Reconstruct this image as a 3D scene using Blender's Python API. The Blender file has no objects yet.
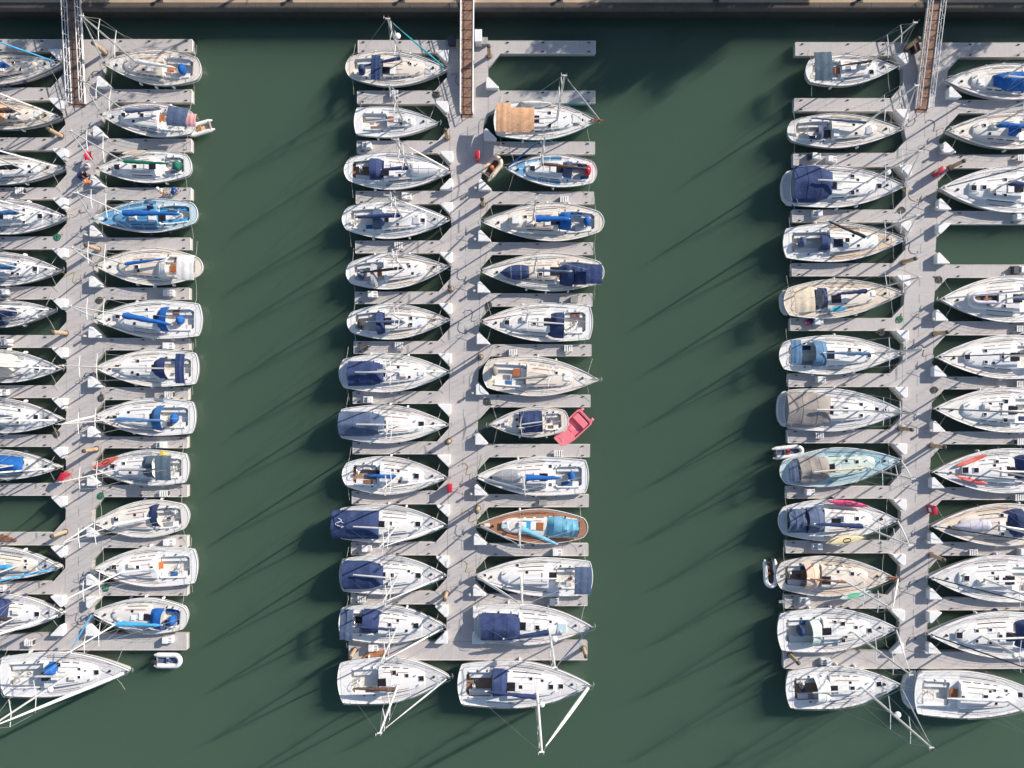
import bpy, bmesh, math, random
from mathutils import Vector, Matrix
R = math.radians
PI = math.pi
scene = bpy.context.scene
COL = scene.collection
H = 80.0                                   # height of the camera above the water, metres

def P(px, py, z=0.0):
    """plan position (metres) of a spot of the aerial photo that lies at height z"""
    f = 0.1*(H-z)/H
    return ((px-512)*f, (384-py)*f)

# ------------------------------------------------------------------ materials
MATS = {}
def _nodes(name):
    m = bpy.data.materials.new(name); m.use_nodes = True
    nt = m.node_tree; b = nt.nodes['Principled BSDF']
    return m, nt, b
def _coord(nt, scale=(1,1,1)):
    t = nt.nodes.new('ShaderNodeTexCoord'); mp = nt.nodes.new('ShaderNodeMapping')
    mp.inputs['Scale'].default_value = scale
    nt.links.new(t.outputs['Object'], mp.inputs['Vector']); return mp.outputs['Vector']
def _noise(nt, vec, scale, detail=4, rough=.6):
    n = nt.nodes.new('ShaderNodeTexNoise'); n.inputs['Scale'].default_value = scale
    n.inputs['Detail'].default_value = detail; n.inputs['Roughness'].default_value = rough
    nt.links.new(vec, n.inputs['Vector']); return n.outputs['Fac']
def _ramp(nt, fac, stops):
    r = nt.nodes.new('ShaderNodeValToRGB')
    el = r.color_ramp.elements
    while len(el) < len(stops): el.new(.5)
    for e, (p, c) in zip(el, stops): e.position = p; e.color = (*c, 1)
    nt.links.new(fac, r.inputs['Fac']); return r.outputs['Color']
def _mix(nt, a, b, fac, mode='MIX'):
    m = nt.nodes.new('ShaderNodeMix'); m.data_type = 'RGBA'; m.blend_type = mode
    for sock, v in ((m.inputs[0], fac), (m.inputs[6], a), (m.inputs[7], b)):
        if hasattr(v, 'links'): nt.links.new(v, sock)
        elif isinstance(v, (int, float)): sock.default_value = v
        else: sock.default_value = (*v, 1)
    return m.outputs[2]
def _bump(nt, b, fac, strength, dist=.02):
    bp = nt.nodes.new('ShaderNodeBump'); bp.inputs['Strength'].default_value = strength
    bp.inputs['Distance'].default_value = dist
    nt.links.new(fac, bp.inputs['Height']); nt.links.new(bp.outputs['Normal'], b.inputs['Normal'])
def sc(c, k): return tuple(min(1, x*k) for x in c)

def plain(name, c, rough=.5, var=.12, nscale=2.5, metal=0, bump=0, bscale=12):
    if name in MATS: return MATS[name]
    m, nt, b = _nodes(name)
    v = _coord(nt)
    f = _noise(nt, v, nscale)
    nt.links.new(_ramp(nt, f, [(.3, sc(c, 1-var)), (.7, sc(c, 1+var*.6))]), b.inputs['Base Color'])
    b.inputs['Roughness'].default_value = rough; b.inputs['Metallic'].default_value = metal
    if bump: _bump(nt, b, _noise(nt, v, bscale, 3), bump, .03)
    MATS[name] = m; return m

def gelcoat(name, c, rough=.32, dirt=(.42, .37, .30)):
    if name in MATS: return MATS[name]
    m, nt, b = _nodes(name); v = _coord(nt)
    base = _ramp(nt, _noise(nt, v, 1.1, 5), [(.3, sc(c, .93)), (.65, c)])
    grime = _ramp(nt, _noise(nt, v, 5.5, 8, .7), [(.56, (0,0,0)), (.80, (1,1,1))])
    k = nt.nodes.new('ShaderNodeMath'); k.operation = 'MULTIPLY'; k.inputs[1].default_value = .5
    nt.links.new(grime, k.inputs[0])
    col = _mix(nt, base, tuple(x*y for x, y in zip(c, sc(dirt, 1.6))), k.outputs[0])
    nt.links.new(col, b.inputs['Base Color'])
    b.inputs['Roughness'].default_value = rough
    MATS[name] = m; return m

def canvas(name, c):
    if name in MATS: return MATS[name]
    m, nt, b = _nodes(name); v = _coord(nt)
    base = _ramp(nt, _noise(nt, v, 1.6, 6), [(.25, sc(c, .80)), (.55, c), (.8, sc([x+.03 for x in c], 1.12))])
    nt.links.new(base, b.inputs['Base Color'])
    b.inputs['Roughness'].default_value = .85
    b.inputs['Specular IOR Level'].default_value = .25
    v2 = _coord(nt, (1, 2.2, 1))
    _bump(nt, b, _noise(nt, v2, 3.2, 4), .55, .08)
    MATS[name] = m; return m

def planked(name, c, plank=.14, axis='Y', dark=.72, rough=.75, stain=(.30,.24,.19), amt=.35):
    if name in MATS: return MATS[name]
    m, nt, b = _nodes(name); v = _coord(nt)
    w = nt.nodes.new('ShaderNodeTexWave'); w.wave_type = 'BANDS'; w.bands_direction = axis
    w.inputs['Scale'].default_value = .314/plank; w.inputs['Distortion'].default_value = 0
    nt.links.new(v, w.inputs['Vector'])
    gap = _ramp(nt, w.outputs['Fac'], [(.04, (dark,)*3), (.16, (1,1,1))])
    # each board has its own tone
    sv = _coord(nt, (.25/plank if axis == 'X' else .25, .25/plank if axis == 'Y' else .25, .25))
    tone = _ramp(nt, _noise(nt, sv, 4, 2, .8), [(.3, sc(c, .91)), (.7, sc(c, 1.06))])
    blot = _ramp(nt, _noise(nt, v, .55, 6, .65), [(.35, (0,0,0)), (.75, (1,1,1))])
    k = nt.nodes.new('ShaderNodeMath'); k.operation = 'MULTIPLY'; k.inputs[1].default_value = amt
    nt.links.new(blot, k.inputs[0])
    col = _mix(nt, tone, stain, k.outputs[0])
    spots = _ramp(nt, _noise(nt, v, 3.1, 4, .6), [(.66, (1,1,1)), (.74, (.72,.70,.68))])
    col = _mix(nt, col, spots, .7, 'MULTIPLY')
    col = _mix(nt, col, gap, 1.0, 'MULTIPLY')
    nt.links.new(col, b.inputs['Base Color']); b.inputs['Roughness'].default_value = rough
    MATS[name] = m; return m

COLORS = {
 'white': (.80,.79,.77), 'offwhite': (.74,.71,.66), 'cream': (.74,.67,.58), 'tan': (.66,.52,.38),
 'navy': (.033,.054,.14), 'slate': (.085,.12,.20), 'blue': (.015,.115,.39), 'skyblue': (.06,.34,.62),
 'aqua': (.50,.64,.68), 'steelblue': (.05,.16,.36), 'black': (.016,.017,.022), 'charcoal': (.05,.052,.06), 'brown': (.13,.075,.055),
 'grey': (.32,.33,.36), 'taupe': (.30,.27,.25), 'green': (.015,.15,.10), 'mint': (.55,.66,.60),
 'tancanvas': (.62,.36,.21), 'creamcanvas': (.70,.60,.45), 'whitecanvas': (.76,.74,.72), 'red': (.48,.025,.05), 'coral': (.75,.22,.20),
 'pink': (.80,.22,.26), 'magenta': (.55,.06,.17), 'yellow': (.75,.55,.07), 'paleyellow': (.78,.66,.38), 'orange': (.70,.19,.05), 'lilac': (.52,.50,.58),
 'teal': (.02,.32,.38), 'slateteal': (.085,.125,.165), 'deckblue': (.12,.34,.55), 'lightgrey': (.55,.55,.56), 'kayakred': (.70,.12,.09),
}
def gel(c): return gelcoat('gelcoat_'+c, COLORS[c])
def cloth(c): return canvas('canvas_'+c, COLORS[c])
def teak(): return planked('teak', (.46,.22,.12), .09, 'Y', .45, .6, (.24,.12,.07), .35)
def glass(): return plain('tinted_acrylic', (.022,.020,.026), .12, .3)
def steel(): return plain('stainless', (.62,.62,.62), .3, .1, metal=.8)
def alloy(): return plain('mast_alloy', (.62,.61,.59), .42, .06, metal=.15)
def alloywhite(): return plain('mast_white', (.78,.77,.75), .4, .04)
def wire(): return plain('rigging_wire', (.42,.42,.42), .4, .05, metal=.3)
def rope(): return plain('rope_white', (.62,.59,.52), .9, .2)
def rubber(): return plain('rubber', (.03,.03,.033), .7, .2)
def wood(): return plain('varnished_wood', (.40,.13,.045), .4, .3, 6)
def piling(): return plain('pile_timber', (.50,.36,.23), .85, .35, 3, bump=.4)

# ------------------------------------------------------------------ mesh building
class MB:
    def __init__(s): s.v = []; s.f = []
    def add(s, vs, fs):
        o = len(s.v); s.v += [tuple(p) for p in vs]; s.f += [tuple(i+o for i in f) for f in fs]; return s
    def box(s, c, size, rz=0, ch=0.0, top=1.0):
        x, y, z = (k/2 for k in size); ch = min(ch, x*.8, y*.8, z*.8)
        co, si = math.cos(rz), math.sin(rz)
        def ring(dx, dy, dz):
            return [(-dx,-dy,dz),(dx,-dy,dz),(dx,dy,dz),(-dx,dy,dz)]
        if ch > 0: rings = [ring(x,y,-z), ring(x,y,z-ch), ring((x-ch)*top,(y-ch)*top,z)]
        else: rings = [ring(x,y,-z), ring(x*top,y*top,z)]
        pts = [(c[0]+p[0]*co-p[1]*si, c[1]+p[0]*si+p[1]*co, c[2]+p[2]) for r in rings for p in r]
        fs = [(3,2,1,0)]
        n = len(rings)
        for k in range(n-1):
            for i in range(4):
                a, b = k*4+i, k*4+(i+1) % 4; fs.append((a, b, b+4, a+4))
        o = (n-1)*4; fs.append((o, o+1, o+2, o+3))
        return s.add(pts, fs)
    def loft(s, rings, closed=True, cap0=True, cap1=True):
        n = len(rings[0]); pts = [p for r in rings for p in r]; fs = []
        for k in range(len(rings)-1):
            for i in range(n if closed else n-1):
                a, b = k*n+i, k*n+(i+1) % n; fs.append((a, b, b+n, a+n))
        if cap0: fs.append(tuple(reversed(range(n))))
        if cap1: o = (len(rings)-1)*n; fs.append(tuple(range(o, o+n)))
        return s.add(pts, fs)
    def prism(s, poly, z0, z1):
        return s.loft([[(x, y, z0) for x, y in poly], [(x, y, z1) for x, y in poly]])
    def tube(s, pts, r, seg=8, closed=False, caps=True):
        pts = [Vector(p) for p in pts]; n = len(pts)
        rr = r if isinstance(r, (list, tuple)) else [r]*n
        rings = []; prev = None
        for i, p in enumerate(pts):
            if closed: t = pts[(i+1) % n]-pts[i-1]
            else: t = pts[min(i+1, n-1)]-pts[max(i-1, 0)]
            t.normalize()
            if prev is None:
                up = Vector((0,0,1)) if abs(t.z) < .9 else Vector((1,0,0))
                a = t.cross(up).normalized()
            else:
                a = (prev-t*prev.dot(t))
                a = a.normalized() if a.length > 1e-6 else t.orthogonal().normalized()
            prev = a; b = t.cross(a)
            rings.append([p+(a*math.cos(2*PI*k/seg)+b*math.sin(2*PI*k/seg))*rr[i] for k in range(seg)])
        if closed: rings.append(rings[0]); caps = False
        return s.loft(rings, True, caps, caps)
    def lathe(s, c, prof, seg=14):
        rings = [[(c[0]+r*math.cos(2*PI*k/seg), c[1]+r*math.sin(2*PI*k/seg), c[2]+z) for k in range(seg)] for r, z in prof]
        return s.loft(rings)
    def grid(s, fn, nu, nv):
        pts = [fn(i/nu, j/nv) for i in range(nu+1) for j in range(nv+1)]
        fs = [(i*(nv+1)+j, i*(nv+1)+j+1, (i+1)*(nv+1)+j+1, (i+1)*(nv+1)+j) for i in range(nu) for j in range(nv)]
        return s.add(pts, fs)

def mesh_of(name, mb, mat, angle=38, solid=0, recalc=True):
    me = bpy.data.meshes.new(name)
    me.from_pydata([tuple(p) for p in mb.v], [], mb.f)
    if recalc or solid:
        bm = bmesh.new(); bm.from_mesh(me)
        bmesh.ops.recalc_face_normals(bm, faces=bm.faces)
        if solid:
            up = sum(f.normal.z*f.calc_area() for f in bm.faces)
            if up < 0: bmesh.ops.reverse_faces(bm, faces=bm.faces)
            bmesh.ops.solidify(bm, geom=bm.faces[:], thickness=solid)
        bm.to_mesh(me); bm.free()
    me.materials.append(mat)
    if angle:
        for p in me.polygons: p.use_smooth = True
        me.set_sharp_from_angle(angle=R(angle))
    me.update(); return me

def obj(name, mb, mat, parent=None, angle=38, solid=0, recalc=True):
    o = bpy.data.objects.new(name, mesh_of(name, mb, mat, angle, solid, recalc))
    COL.objects.link(o)
    if parent: o.parent = parent
    return o
def tag(o, label, cat, group=None):
    o['label'] = label; o['category'] = cat
    if group: o['group'] = group
    return o
def thing(name, label, cat, loc=(0,0,0), rz=0, group=None):
    o = bpy.data.objects.new(name, None); COL.objects.link(o)
    o.empty_display_size = .3; o.location = loc; o.rotation_euler = (0,0,rz)
    return tag(o, label, cat, group)
def dup(root, label, loc, rz=None, group=None):
    r = root.copy(); COL.objects.link(r); r.location = loc; r['label'] = label
    if rz is not None: r.rotation_euler = (0,0,rz)
    if group: r['group'] = group
    for ch in root.children:
        c = ch.copy(); COL.objects.link(c); c.parent = r
        for g in ch.children:
            d = g.copy(); COL.objects.link(d); d.parent = c
    return r
def struct(name, mb, mat, angle=30):
    o = obj(name, mb, mat, None, angle); o['kind'] = 'structure'; return o
COLORS.update({'paletan': (.66,.47,.36), 'limegreen': (.16,.55,.30), 'skyaqua': (.16,.40,.55), 'steelblue2': (.10,.20,.33), 'aqua2': (.34,.52,.58), 'brown2': (.25,.13,.09), 'mintcanvas': (.55,.64,.60), 'weathered': (.33,.21,.14), 'palecream': (.73,.67,.57), 'palegrey': (.66,.65,.645), 'tan2': (.68,.58,.47), 'creamdeck': (.73,.64,.53), 'dustycoral': (.72,.36,.35), 'crimson': (.70,.02,.06), 'orangecloth': (.80,.16,.03)})
SKY, SUN, EXPO = .10, 4.4, .55
WATER, WDENS, VB = (.255,.397,.296), .45, 2
BUILDINGS = [
 ('grey rendered building on the quay above the right channel', 23, 42, 9.2, 8.6, 'slate', 'grey'),
 ('long buff building on the quay at the far right', 54, 80, 9.2, 8.6, 'tile', 'buff'),
 ('buff building on the quay at the far left', -80, -29, 9.2, 8.6, 'slate', 'buff'),
]
TREES = [
 ('broad quay tree above the right channel nearest the white cabinet', 712, -32, 9.5, 3.2, 230, 1),
 ('tall quay tree in the middle of the right channel', 762, -38, 10.5, 3.9, 230, 2),
 ('rounded quay tree near the right gangway', 806, -30, 8.5, 2.8, 200, 3),
 ('quay tree behind the left gangway', 172, -34, 8.2, 2.4, 110, 4),
 ('open crowned quay tree above the left channel', 322, -42, 12, 2.8, 13, 5),
 ('quay tree beyond the right edge', 1092, -34, 9.5, 2.4, 90, 6),
]
# ------------------------------------------------------------------ camera, world, sun
cam = bpy.data.objects.new('camera', bpy.data.cameras.new('camera')); COL.objects.link(cam)
cam.location = (0, 0, H); cam.rotation_euler = (0, 0, 0)
cam.data.sensor_width = 36; cam.data.lens = 36*H/102.4; cam.data.clip_end = 2000
scene.camera = cam
ELEV, AZ = R(28.5), R(32.5)
world = bpy.data.worlds.new('World'); scene.world = world; world.use_nodes = True
wn = world.node_tree
sky = wn.nodes.new('ShaderNodeTexSky'); sky.sky_type = 'NISHITA'; sky.sun_disc = False
sky.sun_elevation = ELEV; sky.sun_rotation = R(90)-AZ; sky.air_density = 1.0; sky.dust_density = .6
bg = wn.nodes['Background']; bg.inputs['Strength'].default_value = SKY
wn.links.new(sky.outputs[0], bg.inputs['Color'])
sun = bpy.data.objects.new('sun', bpy.data.lights.new('sun', 'SUN')); COL.objects.link(sun)
sd = Vector((math.cos(ELEV)*math.cos(AZ), math.cos(ELEV)*math.sin(AZ), math.sin(ELEV)))
sun.rotation_euler = sd.to_track_quat('Z', 'Y').to_euler(); sun.location = sd*100
sun.data.energy = SUN; sun.data.angle = R(.53); sun.data.color = (1, .91, .81)
scene.cycles.volume_bounces = VB
scene.view_settings.view_transform = 'Standard'; scene.view_settings.look = 'None'
scene.view_settings.exposure = EXPO; scene.view_settings.gamma = 1

# ------------------------------------------------------------------ water
def water_material():
    m = bpy.data.materials.new('harbour_water'); m.use_nodes = True; nt = m.node_tree; nt.nodes.clear()
    out = nt.nodes.new('ShaderNodeOutputMaterial'); v = _coord(nt)
    tr = nt.nodes.new('ShaderNodeBsdfTransparent'); gl = nt.nodes.new('ShaderNodeBsdfGlossy'); gl.inputs['Roughness'].default_value = .08
    fr = nt.nodes.new('ShaderNodeFresnel'); fr.inputs['IOR'].default_value = 1.333
    mx = nt.nodes.new('ShaderNodeMixShader')
    ge = nt.nodes.new('ShaderNodeNewGeometry'); inv = nt.nodes.new('ShaderNodeMath'); inv.operation = 'SUBTRACT'; inv.inputs[0].default_value = 1
    nt.links.new(ge.outputs['Backfacing'], inv.inputs[1]); mu = nt.nodes.new('ShaderNodeMath'); mu.operation = 'MULTIPLY'
    nt.links.new(fr.outputs[0], mu.inputs[0]); nt.links.new(inv.outputs[0], mu.inputs[1]); nt.links.new(mu.outputs[0], mx.inputs[0]); nt.links.new(tr.outputs[0], mx.inputs[1]); nt.links.new(gl.outputs[0], mx.inputs[2])
    rip = nt.nodes.new('ShaderNodeMath'); rip.operation = 'ADD'
    v2 = _coord(nt, (1, .6, 1))
    nt.links.new(_noise(nt, v2, .9, 4, .55), rip.inputs[0]); nt.links.new(_noise(nt, v, .12, 3), rip.inputs[1])
    bp = nt.nodes.new('ShaderNodeBump'); bp.inputs['Strength'].default_value = .35; bp.inputs['Distance'].default_value = .25
    nt.links.new(rip.outputs[0], bp.inputs['Height']); nt.links.new(bp.outputs[0], gl.inputs['Normal']); nt.links.new(bp.outputs[0], fr.inputs['Normal'])
    pv = nt.nodes.new('ShaderNodeVolumePrincipled'); pv.inputs['Color'].default_value = (*WATER, 1); pv.inputs['Density'].default_value = WDENS; pv.inputs['Anisotropy'].default_value = 0
    nt.links.new(mx.outputs[0], out.inputs['Surface']); nt.links.new(pv.outputs[0], out.inputs['Volume'])
    return m
wq = P(512, 9.0, 2.1)[1]                  # line of the quay edge
mb = MB(); mb.box((0, (wq+.4-450)/2, -15), (900, 450+wq+.4, 30))
struct('water', mb, water_material())

# ------------------------------------------------------------------ quay
QZ = 2.1
def concrete(name, c, big=.5):
    if name in MATS: return MATS[name]
    m, nt, b = _nodes(name); v = _coord(nt)
    a = _ramp(nt, _noise(nt, v, big, 8, .7), [(.3, sc(c, .66)), (.7, sc(c, 1.15))])
    sp = _ramp(nt, _noise(nt, v, 7, 5, .7), [(.35, (.7,.68,.66)), (.6, (1,1,1))])
    nt.links.new(_mix(nt, a, sp, .8, 'MULTIPLY'), b.inputs['Base Color'])
    b.inputs['Roughness'].default_value = .85
    _bump(nt, b, _noise(nt, v, 9, 5), .4, .02)
    MATS[name] = m; return m
# wall and rounded coping, extruded along x, with a joint every 5 m
def coping_profile(y0):
    pts = [(y0+.62, QZ+.02), (y0+.3, QZ+.02)]
    for k in range(7):
        a = PI/2+k*PI/12
        pts.append((y0+.3+.3*math.cos(a), QZ-.28+.3*math.sin(a)))
    pts += [(y0, QZ-.6), (y0+.62, QZ-.6)]
    return pts
mb = MB(); prof = coping_profile(wq)
x = -150.0
while x < 150:
    mb.loft([[(x+.01, y, z) for y, z in prof], [(x+4.985, y, z) for y, z in prof]]); x += 5
struct('quay_coping', mb, concrete('coping_concrete', (.115,.095,.08), .35), 40)
mb = MB(); mb.box((0, wq+10.08, (QZ-.65-4)/2), (900, 19.95, QZ-.65+4))
struct('quay_wall', mb, concrete('wall_stone', (.035,.035,.032), .8))
mb = MB(); mb.box((0, wq+.64+150, QZ-.15), (900, 300, .3))
struct('quay_paving', mb, planked('quay_boards', (.50,.37,.25), .16, 'Y', .7, .8, (.26,.19,.14), .45))
mb = MB(); mb.box((0, wq+21+140, QZ+.004-.02), (900, 280, .05))
struct('quay_road', mb, plain('asphalt', (.055,.055,.058), .9, .3, 1.5))

# ------------------------------------------------------------------ floating piers
DZ = .5
deckm = lambda ax: planked('dock_boards_'+ax, (.495,.468,.455), .14, ax, .86, .8, (.36,.31,.28), .24)
def lerp(a, b, t): return a+(b-a)*t
def pw(tab, y):
    if y <= tab[0][0]: return tab[0][1]
    for (y0, x0), (y1, x1) in zip(tab, tab[1:]):
        if y <= y1: return lerp(x0, x1, (y-y0)/(y1-y0))
    return tab[-1][1]
cleat_mb = MB()
cleat_mb.tube([(-.16,0,.09),(-.08,0,.11),(.08,0,.11),(.16,0,.09)], [.018,.03,.03,.018], 6)
cleat_mb.box((-.05,0,.05), (.05,.06,.1)); cleat_mb.box((.05,0,.05), (.05,.06,.1)); cleat_mb.box((0,0,.01), (.24,.1,.02))
cleat_me = mesh_of('cleat', cleat_mb, plain('galvanised_dark', (.10,.09,.085), .6, .3, metal=.3))
fascia = lambda: plain('pale_fascia', (.60,.57,.53), .7, .25, 1.2)

def finger(parent, side, xw, xe, ya, yb, first=False, fil=(12, 13), cleats=True):
    """finger dock: side -1 runs left of the walkway, +1 right; ya, yb photo rows of its edges"""
    f1, f2 = fil; s = side
    poly = [(xe, ya), (xw+s*f1, ya), (xw, ya if first else ya-f2), (xw, yb+f2), (xw+s*f1, yb), (xe, yb)]
    poly = [P(a-s*0 + (s*.25 if a == xw else 0), b, DZ) for a, b in poly]
    o = obj('finger_dock', MB().prism(poly, -.25, DZ), deckm('X'), parent, 30)
    # pale timber fascia round the outer edges
    mb = MB()
    def strip(p, q):
        d = Vector((q[0]-p[0], q[1]-p[1], 0)); L = d.length; c = ((p[0]+q[0])/2, (p[1]+q[1])/2)
        mb.box((c[0], c[1], DZ-.085), (L, .07, .2), math.atan2(d.y, d.x), .015)
    n = len(poly)
    outer = [(poly[0], poly[1]), (poly[n-2], poly[n-1]), (poly[n-1], poly[0])]
    outer += [(poly[1], poly[2]), (poly[3], poly[4])]
    for p, q in outer: strip(p, q)
    obj('edge_strip', mb, fascia(), o, 30)
    if cleats:
        for t, e in ((.93, 1), (.93, -1), (.45, 1), (.45, -1), (.08, 1), (.08, -1)):
            px = lerp(xw+s*f1, xe, t); py = (ya+1.6) if e > 0 else (yb-1.6)
            c = bpy.data.objects.new('cleat', cleat_me); COL.objects.link(c); c.parent = o
            c.location = (*P(px, py, DZ), DZ); c.rotation_euler = (0,0,random.uniform(-.1,.1))
    return o
random.seed(4)
PIERS = {}
def pier(key, label, ytop, ybot, ltab, rtab, left, right, tee):
    t = thing('floating_pier', label, 'pier', (0,0,0), 0, 'floating piers of the marina')
    def edge(tab, fs):                      # straight across the root of every finger, so that they butt
        ys = {ytop, ybot}|{y for y, x in tab if ytop < y < ybot}
        pts = [(y, pw(tab, y)) for y in ys]
        for ya, yb, xe in fs:
            a_, b_ = (ya if ya < ytop+3 else ya-13), yb+13; x = pw(tab, (ya+yb)/2)
            pts = [p for p in pts if not a_ < p[0] < b_]+[(max(a_, ytop), x), (min(b_, ybot), x)]
        return sorted(pts)
    poly = [P(x, y, DZ) for y, x in edge(ltab, left)]+[P(x, y, DZ) for y, x in reversed(edge(rtab, right))]
    obj('walkway', MB().prism(poly, -.25, DZ), deckm('Y'), t, 30)
    y = ytop+24
    while y < ybot-10:
        a = P(lerp(pw(ltab, y), pw(rtab, y), .5), y, DZ)
        mb = MB(); mb.box((a[0], a[1], DZ+.004), (.03, .9, .012)); y += 16.6      # joint plates along the walkway
        obj('joint_plate', mb, plain('plate_steel', (.22,.22,.22), .5, .2, metal=.4), t)
    for ya, yb, xe in left:
        ym = (ya+yb)/2
        finger(t, -1, pw(ltab, ym), xe, ya, yb, ya < ytop+3)
    for ya, yb, xe in right:
        ym = (ya+yb)/2
        finger(t, 1, pw(rtab, ym), xe, ya, yb, ya < ytop+3)
    x0, x1, y0, y1 = tee
    o = obj('end_dock', MB().prism([P(x0, y0, DZ), P(x1, y0, DZ), P(x1, y1, DZ), P(x0, y1, DZ)], -.25, DZ), deckm('X'), t, 30)
    mb = MB()
    for (ax, ay), (bx, by) in (((x0,y1),(x1,y1)), ((x0,y0),(x0,y1)), ((x1,y0),(x1,y1))):
        p, q = P(ax, ay, DZ), P(bx, by, DZ)
        mb.box(((p[0]+q[0])/2, (p[1]+q[1])/2, DZ-.085), (abs(p[0]-q[0])+.07, abs(p[1]-q[1])+.07, .2), 0, .015)
    obj('edge_strip', mb, fascia(), o, 30)
    PIERS[key] = (ltab, rtab, left, right, tee)
    return t

lt1 = [(39,63),(130,63),(150,67),(390,66.5),(634,65)]; rt1 = [(39,103),(125,101),(150,96),(390,93),(634,91)]
pier('L', 'grey floating pier on the left with berths on both sides', 39.5, 634, lt1, rt1,
  [(39.5,51.5,-60),(88,100,-60),(138,150,-60),(188,199,-60),(237,249,-60),(287,299,-60),(335.5,347.5,-60),(385.7,397.7,-60),(435,446.5,-60),(483.7,495.4,-60),(533,545,-60),(582,594,-60)],
  [(39.5,51.5,192),(89.7,102,191.5),(139,151.3,191),(188,199.7,191),(238,249.6,190),(288,299.4,189),(338.4,350,189),(387.7,399.7,188),(437,448,187),(485.4,496.8,187),(536,547.5,187),(584,595.4,187)],
  (-60, 186.5, 634.2, 650))
lt2 = [(40,447),(138,447),(152,451.5),(260,451),(390,449.5),(530,448),(642,446)]; rt2 = [(40,488),(138,488),(152,481),(260,480),(390,478),(530,476),(642,474.5)]
pier('M', 'grey floating pier in the middle between the two open channels', 40.5, 641.5, lt2, rt2,
  [(40.5,52.7,358),(91,103.4,357.3),(141,153,357),(191.3,203.6,356),(241,253,355.5),(292,303.6,355),(341.5,353.5,354),(391.7,403.5,353),(442,454,352.8),(491.3,504,352),(542.6,555,351.3),(592,604,351)],
  [(41,53.3,595.5),(91,103,595),(142,154,594.6),(192,204,593.6),(242.7,254.5,592.8),(293.7,306.3,592),(344.7,356,591),(395,407,590),(444.5,457,589.6),(494.8,506.9,588.5),(544,555.8,588),(594.6,605.7,587)],
  (349, 587, 641.8, 660))
lt3 = [(42,903),(148,903),(160,906.5),(250,905.5),(380,902.5),(520,901),(652,899)]; rt3 = [(42,948),(148,946),(160,938),(250,935.5),(380,932),(520,929),(652,926.5)]
pier('R', 'grey floating pier on the right with larger yachts along its right side', 42.5, 651.5, lt3, rt3,
  [(42.5,55.4,795.5),(98.5,111,794.5),(153.3,166.4,793.5),(210,222,792.5),(263.6,276,792),(318.4,330.5,790.5),(373.8,386.7,789),(430,442.9,788),(486.5,498.3,787),(541,553,786),(595.2,608.2,785)],
  [(43,56.7,1090),(100.3,113,1090),(155,168,1090),(211.4,224,1090),(265,277.5,1090),(321.7,335,1090),(377,389,1090),(432,444,1090),(487.8,499.6,1090),(542.7,555.3,1090),(598,610,1090)],
  (784, 1090, 651.8, 668.5))

# ------------------------------------------------------------------ gangways
def gangway(label, top, bot, wpx, boards):
    a = Vector((*P(top[0], top[1], QZ+.25), QZ+.25)); b = Vector((*P(bot[0], bot[1], DZ+.12), DZ+.12))
    d = b-a; L = d.length; yaw = math.atan2(d.y, d.x); pitch = -math.asin(d.z/L)
    t = thing('gangway', label, 'gangway', a, 0, 'gangways down to the piers')
    t.rotation_euler = (0, pitch, yaw)
    w = wpx*.1
    mb = MB(); n = int(L/.16)
    for i in range(n): mb.box(((i+.5)*L/n, 0, 0), (L/n-.012, w-.12, .05))
    obj('deck', mb, plain('gangway_boards_'+boards, {'brown': (.33,.19,.13), 'dark': (.20,.13,.10)}[boards], .8, .35, 5), t)
    for i in range(int(L/.9)):
        mb = MB(); mb.box((.6+i*.9, 0, .04), (.05, w-.14, .035)); obj('tread_bar', mb, plain('tread_dark', (.07,.045,.035), .7, .2), t)
    for s in (-1, 1):
        y = s*w/2; mb = MB()
        mb.box((L/2, y, -.02), (L, .09, .26), 0, .02)
        mb.tube([(.05,y,1.05),(L-.05,y,1.05)], .045, 8)
        mb.tube([(.05,y,.55),(L-.05,y,.55)], .028, 6)
        k = int(L/1.15)
        for i in range(k+1):
            x = .05+(L-.1)*i/k; mb.tube([(x,y,.08),(x,y,1.03)], .032, 6)
            if i < k:
                x2 = .05+(L-.1)*(i+1)/k; mb.tube([(x,y,.1),(x2,y,1.0)], .018, 5)
        obj('railing', mb, plain('white_painted_steel', (.74,.73,.72), .45, .1), t)
    mb = MB(); mb.tube([(L-.1,-w*.4,-.08),(L-.1,w*.4,-.08)], .08, 10)
    obj('roller', mb, rubber(), t)
    mb = MB(); mb.box((L+.3,0,-.07), (.7, w*.95, .015))
    obj('landing_flap', mb, plain('rusty_plate', (.28,.16,.11), .7, .4, 4), t)
    return t
gangway('white railed gangway with dark boards on the left pier', (73.2, -6), (78.5, 104), 13, 'dark')
gangway('brown boarded gangway with white sides on the middle pier', (467.5, -6), (466.8, 114), 12.2, 'brown')
gangway('white railed gangway slanting down to the right pier', (935.4, -6), (921.5, 109), 12.5, 'brown')
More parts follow.
